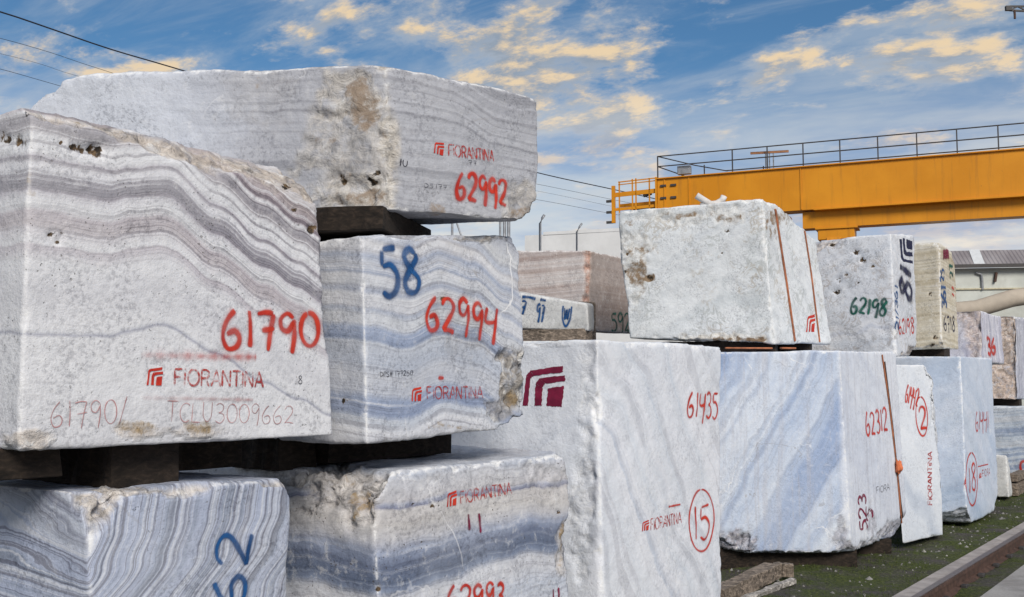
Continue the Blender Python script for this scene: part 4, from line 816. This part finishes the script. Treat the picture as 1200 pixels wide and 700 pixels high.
strap_on('strapped', [(908, 246), (914, 285), (921, 330), (931, 400)], .035, 'lashing_strap', 'worn orange strap down the front corner of the white strapped block', extra=over_top)
strap_on('strapped', [(941, 262), (950, 320), (960, 401)], .022, 'lashing_strap', 'thin orange strap near the far end of the white strapped block', extra=over_top)
strap_on('62312', [(1033, 416), (1041, 470), (1050, 545), (1057, 625)], .020, 'lashing_strap', 'red orange strap hanging down the 62312 block')
strap_on('62312', [(1036, 424), (1046, 505), (1055, 590), (1059, 622)], .018, 'lashing_strap', 'thin dark strap hanging beside the red one on the 62312 block', RUST)
h = BLOCKS['62312']['bvh'].ray_cast(CAM, ray(1049, 547).normalized())[0]
def lump(name, label, cat, c, rx, rz, mat, seed=0, group=None):
    bm = bmesh.new(); bmesh.ops.create_icosphere(bm, subdivisions=3, radius=1.0)
    A = np.array([tuple(v.co) for v in bm.verts]); nz = fbm(A, 1.6, 3, .6, seed)
    for v, k in zip(bm.verts, nz): v.co = Vector((v.co.x * rx, v.co.y * rx, v.co.z * rz)) * (1 + 0.5 * float(k))
    me = bpy.data.meshes.new(name); bm.to_mesh(me); bm.free(); me.materials.append(mat); me.polygons.foreach_set('use_smooth', [True] * len(me.polygons))
    o = bpy.data.objects.new(name, me); COL.objects.link(o); o.location = c; tag(o, label, cat, group); return o
lump('strap_knot', 'orange knotted strap end hanging on the 62312 block', 'strap', h + Vector((.03, -.02, 0)), .036, .07, STRAP_TAG, 3)
for a_, b_2, lab in (((850, 412), (905, 410), 'red strap scrap on the front top edge of the 62312 block'), ((915, 409), (932, 408), 'short orange strap end under the strapped block')):
    q0 = P(*a_, 9.68); q1 = P(*b_2, 9.74); zt_ = BLOCKS['62312']['hi']; q0.z = q1.z = zt_ - .004
    tag(MB().beam(q0, q1, .04, .016).based('strap_scrap', STRAP, bevel=.005), lab, 'strap')
# slack strap bundle and rag on top of the strapped block
def top_pt(px, py, key, Y):
    q = P(px, py, Y); hh = BLOCKS[key]['bvh'].ray_cast(Vector((q.x, q.y, 5)), Vector((0, 0, -1)))[0]; return hh or q
tp = [top_pt(px, 235, 'strapped', Y) for px, Y in ((818, 10.35), (832, 10.3), (848, 10.2), (866, 10.1), (884, 10.0), (902, 10.15), (925, 10.4))]
bun = MB()
for k in range(2): bun.tube([p_ + Vector((random.uniform(-.03, .03), random.uniform(-.04, .04), .012 + .016 * k + random.uniform(0, .012))) for p_ in tp], .014, 6)
tag(bun.based('strap_bundle', STRAP, smooth=True), 'slack orange strap bundle across the top of the strapped block', 'strap')
rag = MB(); r0_ = tp[1] + Vector((0, -.02, .06))
rag.tube([r0_ + Vector(v) for v in ((-.14, 0, .10), (-.08, .0, .06), (0, 0, .01), (.07, .02, .02), (.12, .0, .05), (.14, .0, .09))], .035, 7); rag.tube([r0_ + Vector(v) for v in ((-.09, .03, -.02), (0, .02, .0), (.10, 0, .0))], .05, 7)
tag(rag.based('knotted_rag', WHITE_CLOTH, smooth=True), 'white knotted rag on top of the strapped block', 'rag')

# ================================================================== gantry crane
A0 = P(770, 207, 49.0); A1 = P(1200, 178, 42.6); A0.z = A1.z = (A0.z + A1.z) / 2
gd = (A1 - A0).normalized(); gn = Vector((gd.y, -gd.x, 0)); UPZ = Vector((0, 0, 1))      # gn: towards the camera
if gn.y > 0: gn = -gn
crane = empty('gantry_crane', (A0 + gd * 8.2 - gn * 0.6) * 1.0); crane.location.z = 0
tag(crane, 'yellow gantry crane girder with a railing above the blocks', 'crane')
def gp(s, n_, z): return A0 + gd * s - gn * n_ + UPZ * z                 # s along, n_ behind the front face, z relative to girder top
LEN = 34.0
def part(name, mat, fn, bevel=0.0, parent=None, label=None):
    m = MB(); fn(m); o = m.build(name, mat, parent or crane, bevel)
    if label: o['label'] = label
    return o
GH = 1.98
part('girder', YELLOW, lambda m: m.beam(gp(0, .55, -GH / 2), gp(LEN, .55, -GH / 2), 1.0, GH))
part('flange', YELLOW, lambda m: m.beam(gp(-.05, .55, .02), gp(LEN, .55, .02), 1.22, .05))
part('flange', YELLOW, lambda m: m.beam(gp(7.3, .55, -GH - .025), gp(LEN, .55, -GH - .025), 1.30, .06))
part('lower_girder', YELLOW, lambda m: m.beam(gp(6.75, .75, -GH - .44), gp(LEN, .75, -GH - .44), .8, .76))
for s in (.35, 1.55, 6.75): part('weld_plate', YELLOW, lambda m: m.beam(gp(s, .04, -GH + .03), gp(s, .04, -.03), .05, .06, up=gn))
part('end_plate', YELLOW, lambda m: m.beam(gp(-.06, .55, -GH), gp(-.06, .55, .1), 1.2, .08, up=gd))
for s in (.15, .65):
    for z in (-.35, -.95): part('hinge', STEEL, lambda m: m.beam(gp(s, .02, z), gp(s + .28, .02, z), .08, .1))
part('bearing_block', YELLOW, lambda m: m.beam(gp(7.4, .9, -GH - 1.14), gp(9.0, .9, -GH - 1.14), 1.1, .5), .03)
part('bearing_plate', YELLOW, lambda m: m.beam(gp(7.3, .9, -GH - .86), gp(9.15, .9, -GH - .86), 1.25, .08))
part('bracket', STEEL, lambda m: m.beam(gp(7.3, .3, -GH - .06), gp(7.3, .3, -GH - .5), .25, .3))
def legf(m):
    top = gp(8.1, .9, -GH - 1.38)
    for sgn in (-1, 1):
        m.beam(top + gn * .2 * sgn, Vector((top.x, top.y, -.02)) + Vector((gn.x, gn.y, 0)) * (2.2 * sgn), .8, .6, up=gd)
part('leg', YELLOW, legf)
# railing
RZ = 1.12
npost = 22
def railpost(s, h_): return lambda m: m.beam(gp(s, .06, .04), gp(s, .06, h_), .055, .055, up=gd)
for i in range(npost): part('railing_post', STEEL, railpost(.02 + i * 1.62 + (2.0 if i > 0 else 0), RZ))
for z, s0 in ((RZ, .0), (.62, .0), (.14, 3.3)):
    part('handrail', STEEL, lambda m: m.tube([gp(s0, .06, z), gp(LEN, .06, z)], .03, 6))
part('handrail', STEEL, lambda m: m.tube([gp(.02, .06, RZ), gp(1.75, .5, .62), gp(3.4, .06, .12)], .028, 6))
part('handrail', STEEL, lambda m: m.tube([gp(.02, .06, .62), gp(1.4, 1.0, .12)], .028, 6))
for s in (1.1, 2.2, 5.0): part('toe_post', STEEL, lambda m: m.beam(gp(s, .5, .02), gp(s, .5, .6 if s < 3 else .3), .05, .05, up=gd))
part('floodlight', GALV, lambda m: m.beam(gp(.95, .3, .38), gp(1.6, .3, .38), .25, .42), .02)
part('cable_stand', GALV, lambda m: [m.beam(gp(s, .3, .03), gp(s, .3, .9), .05, .05, up=gd) for s in (5.15, 5.32, 5.5)])
part('cable_arm', plain('rusty_orange', (.42, .20, .10), .8), lambda m: m.beam(gp(4.45, .3, .92), gp(6.2, .3, .86), .1, .1))
# end platform, cantilevered to the left
px_ = lambda s, n_, z: gp(s, n_, z)
for s, z0, z1 in ((-2.25, -2.0, -.15), (-1.95, -1.85, .05), (-1.28, -1.85, .12), (-1.10, -1.85, .14), (-.42, -1.75, .1)):
    part('platform_post', YELLOW, lambda m: m.beam(gp(s, .1, z0), gp(s, .1, z1), .06 if s > -2.2 else .16, .06 if s > -2.2 else .16, up=gd))
for z, tk in ((.08, .05), (-.05, .04), (-.55, .22), (-1.28, .14)):
    part('platform_rail', YELLOW, lambda m: m.beam(gp(-2.2 if tk > .06 else -2.0, .1, z - .06), gp(0, .1, z), .06, tk))
part('platform_rail', YELLOW, lambda m: m.beam(gp(-2.2, 1.0, -1.0), gp(0, 1.0, -.96), .08, .16))
part('platform_floor', STEEL, lambda m: m.beam(gp(-1.4, .6, -1.42), gp(.3, .6, -1.30), .9, .06))
part('motor', STEEL, lambda m: m.tube([gp(-.75, .2, -.72), gp(-.35, .2, -.62)], .1, 10))
for z in (-.9, -1.45, -1.95): part('conductor_shoe', STEEL, lambda m: m.beam(gp(-2.62, .1, z), gp(-2.3, .1, z), .1, .12))

# ================================================================== buildings, poles and wires far behind
m_roof, t = newmat('corrugated_roof'); co = t.n('TexCoord').outputs['Object']
wv_ = t.n('TexWave', {'Vector': co, 'Scale': 1.4, 'Distortion': 0.0}, wave_type='BANDS', bands_direction='X').outputs['Fac']
finish(t, t.mix(t.mr(t.noise(co, .5, 5, .6), .3, .7), (0.20, 0.18, 0.19), (0.30, 0.28, 0.29)), 0.75, wv_, 1.0, 0.05)
m_wall = plain('painted_wall', (0.56, 0.58, 0.54), .9, 0, .15, .6, (0.36, 0.36, 0.32), .5)
m_base = plain('white_render', (0.66, 0.66, 0.66), .9, 0, .1, .5, (0.5, 0.5, 0.5), .4)
shed = empty('workshop_building', P(1260, 450, 62)); shed.location.z = 0
tag(shed, 'long pale workshop with grey corrugated roof beyond the blocks', 'building')
def sp_(px, py, Y): return P(px, py, Y)
w0 = P(1060, 315, 61); w1 = P(1500, 307, 58)
zE = P(1160, 313, 60.3).z; w0.z = w1.z = zE; wd_ = (w1 - w0).normalized(); wn_ = Vector((-wd_.y, wd_.x, 0))
def wp(s, n_, z): q = w0 + wd_ * s + wn_ * n_; return Vector((q.x, q.y, z))
WL = (w1 - w0).length
part('wall', m_wall, lambda m: m.beam(wp(0, 4, zE / 2 - .03), wp(WL, 4, zE / 2 - .03), 8, zE - .06), parent=shed)
def roof(m):
    vs = [wp(-.3, -.4, zE), wp(WL + .3, -.4, zE), wp(WL + .3, .6, zE + .95), wp(-.3, .6, zE + .95)]; vs += [v + Vector((0, 0, .12)) for v in vs]
    m.add(vs, [(3, 2, 1, 0), (4, 5, 6, 7), (0, 1, 5, 4), (1, 2, 6, 5), (2, 3, 7, 6), (3, 0, 4, 7)])
part('roof', m_roof, roof, parent=shed)
part('gutter', STEEL, lambda m: m.beam(wp(-.3, -.48, zE + .02), wp(WL + .3, -.48, zE + .02), .16, .2), parent=shed)
def skyl(m):
    s0, s1 = 3.85, 4.45
    vs = [wp(s0, -.36, zE + .15), wp(s1, -.36, zE + .15), wp(s1, .58, zE + 1.10), wp(s0, .58, zE + 1.10)]; vs += [v + Vector((0, 0, .03)) for v in vs]
    m.add(vs, [(3, 2, 1, 0), (4, 5, 6, 7), (0, 1, 5, 4), (1, 2, 6, 5), (2, 3, 7, 6), (3, 0, 4, 7)])
part('roof_light', plain('translucent_panel', (.58, .60, .62), .6, 0, .1), skyl, parent=shed)
part('pipe', GALV, lambda m: m.tube([wp(4.0, -.1, zE - .35), wp(4.3, -.1, zE - .45), wp(4.35, -.1, zE - .7), wp(4.35, -.1, zE - 1.35)], .07, 8), parent=shed)
part('lamp', RUST, lambda m: m.beam(wp(5.15, -.12, zE - .35), wp(5.05, -.12, zE - .9), .2, .12), parent=shed)
part('lamp', CABLE, lambda m: m.beam(wp(6.1, -.2, zE - .08), wp(6.1, -.2, zE - .25), .2, .15), parent=shed)
part('ledge', plain('ochre_ledge', (.55, .50, .36), .9), lambda m: m.beam(wp(0, -.05, zE - 1.3), wp(WL, -.05, zE - 1.3), .1, .08), parent=shed)
# curved sand-coloured duct / pile of slabs in front of the wall
duct = MB().tube([P(px, py, 40) for px, py in ((1095, 366), (1125, 364), (1145, 362), (1165, 356), (1185, 350), (1210, 346), (1260, 345))], .34, 12)
tag(duct.based('ventilation_duct', plain('tan_duct', (.44, .38, .31), .8, 0, .2, 1.0), smooth=True), 'long tan duct running below the workshop roof at the right', 'duct')
hall = empty('white_hall', P(720, 450, 95)); hall.location.z = 0; tag(hall, 'low white hall seen past the brown block', 'building')
hz0 = P(640, 272, 97); hz1 = P(900, 265, 90)
hz0.z = hz1.z = P(660, 272, 95).z
part('wall', m_base, lambda m: m.beam(Vector((hz0.x, hz0.y + 6, hz0.z / 2)), Vector((hz1.x, hz1.y + 6, hz0.z / 2)), 12, hz0.z), parent=hall)
part('parapet', m_base, lambda m: m.beam(Vector((hz0.x - .2, hz0.y - .1, hz0.z + .1)), Vector((hz1.x, hz1.y - .1, hz0.z + .1)), .5, .3), parent=hall)
def pole(px, ytop, Y, arm, label, r=0.06):
    b0 = P(px, 450, Y); t0 = P(px, ytop + 10, Y); e = P(px + arm, ytop, Y)
    m = MB().tube([Vector((b0.x, b0.y, 0)), t0, t0.lerp(e, .5) + Vector((0, 0, .05)), e], r, 8); tag(m.based('lamp_post', GALV, smooth=True), label, 'lamp post', 'bent poles far behind')
pole(633, 252, 45, 5, 'tall bent grey pole left of the white hall')
pole(676, 262, 80, 6, 'short bent grey pole above the white hall', .08)
for px, lab in ((529, 'steel post left in the gap below the 62992 block'), (586, 'first of the paired steel posts in the gap below the 62992 block'), (591, 'second of the paired steel posts in the gap below the 62992 block'), (596, 'rightmost steel post in the gap below the 62992 block')):
    b0 = P(px, 450, 30); m = MB().tube([Vector((b0.x, b0.y, 0)), Vector((b0.x, b0.y, P(px, 215, 30).z))], .035 if px < 590 else .05, 8)
    tag(m.based('steel_post', GALV, smooth=True), lab, 'post', 'steel posts behind the pile')
m = MB().tube([P(533, 255, 30), P(541, 278, 30), P(560, 340, 30)], .03, 6); tag(m.based('steel_post', GALV, smooth=True), 'slanted steel brace in the gap below the 62992 block', 'post', 'steel posts behind the pile')
# overhead wires
def wire(pts, r, label, Y0, Y1):
    n = len(pts); q = [P(px, py, Y0 + (Y1 - Y0) * i / (n - 1)) for i, (px, py) in enumerate(pts)]
    q2 = [tuple(v) for v in catmull([tuple(v) for v in q], False, 1.0)]
    o = MB().tube(q2, r, 6).based('overhead_wire', CABLE, smooth=True); tag(o, label, 'wire', 'overhead wires')
wire([(-500, -110), (-60, 0), (0, 14), (60, 34), (130, 58), (205, 80), (330, 118), (450, 152), (560, 184), (640, 205), (718, 222), (800, 240), (868, 252)], .026, 'thick black overhead wire crossing the upper left sky', 26, 62)
wire([(-500, -70), (-60, 32), (0, 45), (60, 62), (120, 82), (300, 138), (480, 186), (640, 218), (760, 242), (868, 258)], .009, 'second overhead wire from the top at upper left', 26, 62)
wire([(-500, -45), (-60, 52), (0, 63), (50, 76), (100, 92), (300, 148), (480, 196), (640, 226), (760, 250), (868, 264)], .006, 'faint overhead wire third from the top at upper left', 26, 62)
wire([(-500, -25), (-60, 68), (0, 81), (50, 95), (120, 115), (300, 165), (480, 208), (640, 236), (760, 258), (868, 270)], .009, 'lowest overhead wire meeting the long grey block', 26, 62)
b0 = P(868, 450, 62.2); tp_ = empty('utility_pole', (b0.x, b0.y, 0)); tag(tp_, 'wooden utility pole carrying the wires, hidden behind the strapped block', 'pole')
part('shaft', TIMBER_PALE, lambda m: m.tube([Vector((b0.x, b0.y, 0)), Vector((b0.x, b0.y, P(868, 249, 62).z))], .14, 10), parent=tp_)
part('crossarm', TIMBER_PALE, lambda m: m.beam(Vector((b0.x - .6, b0.y, P(868, 261, 62).z)), Vector((b0.x + .6, b0.y, P(868, 261, 62).z)), .12, .12), parent=tp_)
# pole with lattice arm at the top right
pt_ = P(1183, 10, 30); pe = P(1262, 12, 30)
tower = empty('power_pole', (pe.x, pe.y, 0)); tag(tower, 'lattice arm of a power pole poking in at the top right corner', 'pole')
part('mast', GALV, lambda m: m.tube([Vector((pe.x, pe.y, 0)), Vector((pe.x, pe.y, pe.z + 1.5))], .16, 10), parent=tower)
def lat(m):
    e = pe - pt_; up_ = Vector((0, 0, .10))
    m.beam(pt_ + up_ * .6, pe + up_ * 1.2, .05, .05); m.beam(pt_ - up_ * .6, pe - up_ * 1.2, .05, .05)
    for k in range(8): m.beam(pt_ + e * (k / 8) + up_ * (.6 if k % 2 else -.6), pt_ + e * ((k + 1) / 8) + up_ * (-.6 if k % 2 else .6), .035, .035)
part('lattice_arm', STEEL, lat, parent=tower)
part('end_cap', STEEL, lambda m: m.beam(pt_ - Vector((.12, 0, 0)), pt_ + Vector((.06, 0, 0)), .10, .14), parent=tower)
part('insulator', RUST, lambda m: m.tube([pt_ + Vector((.14, 0, -.05)), pt_ + Vector((.15, 0, -.16)), pt_ + Vector((.15, 0, -.32))], .035, 8), parent=tower)
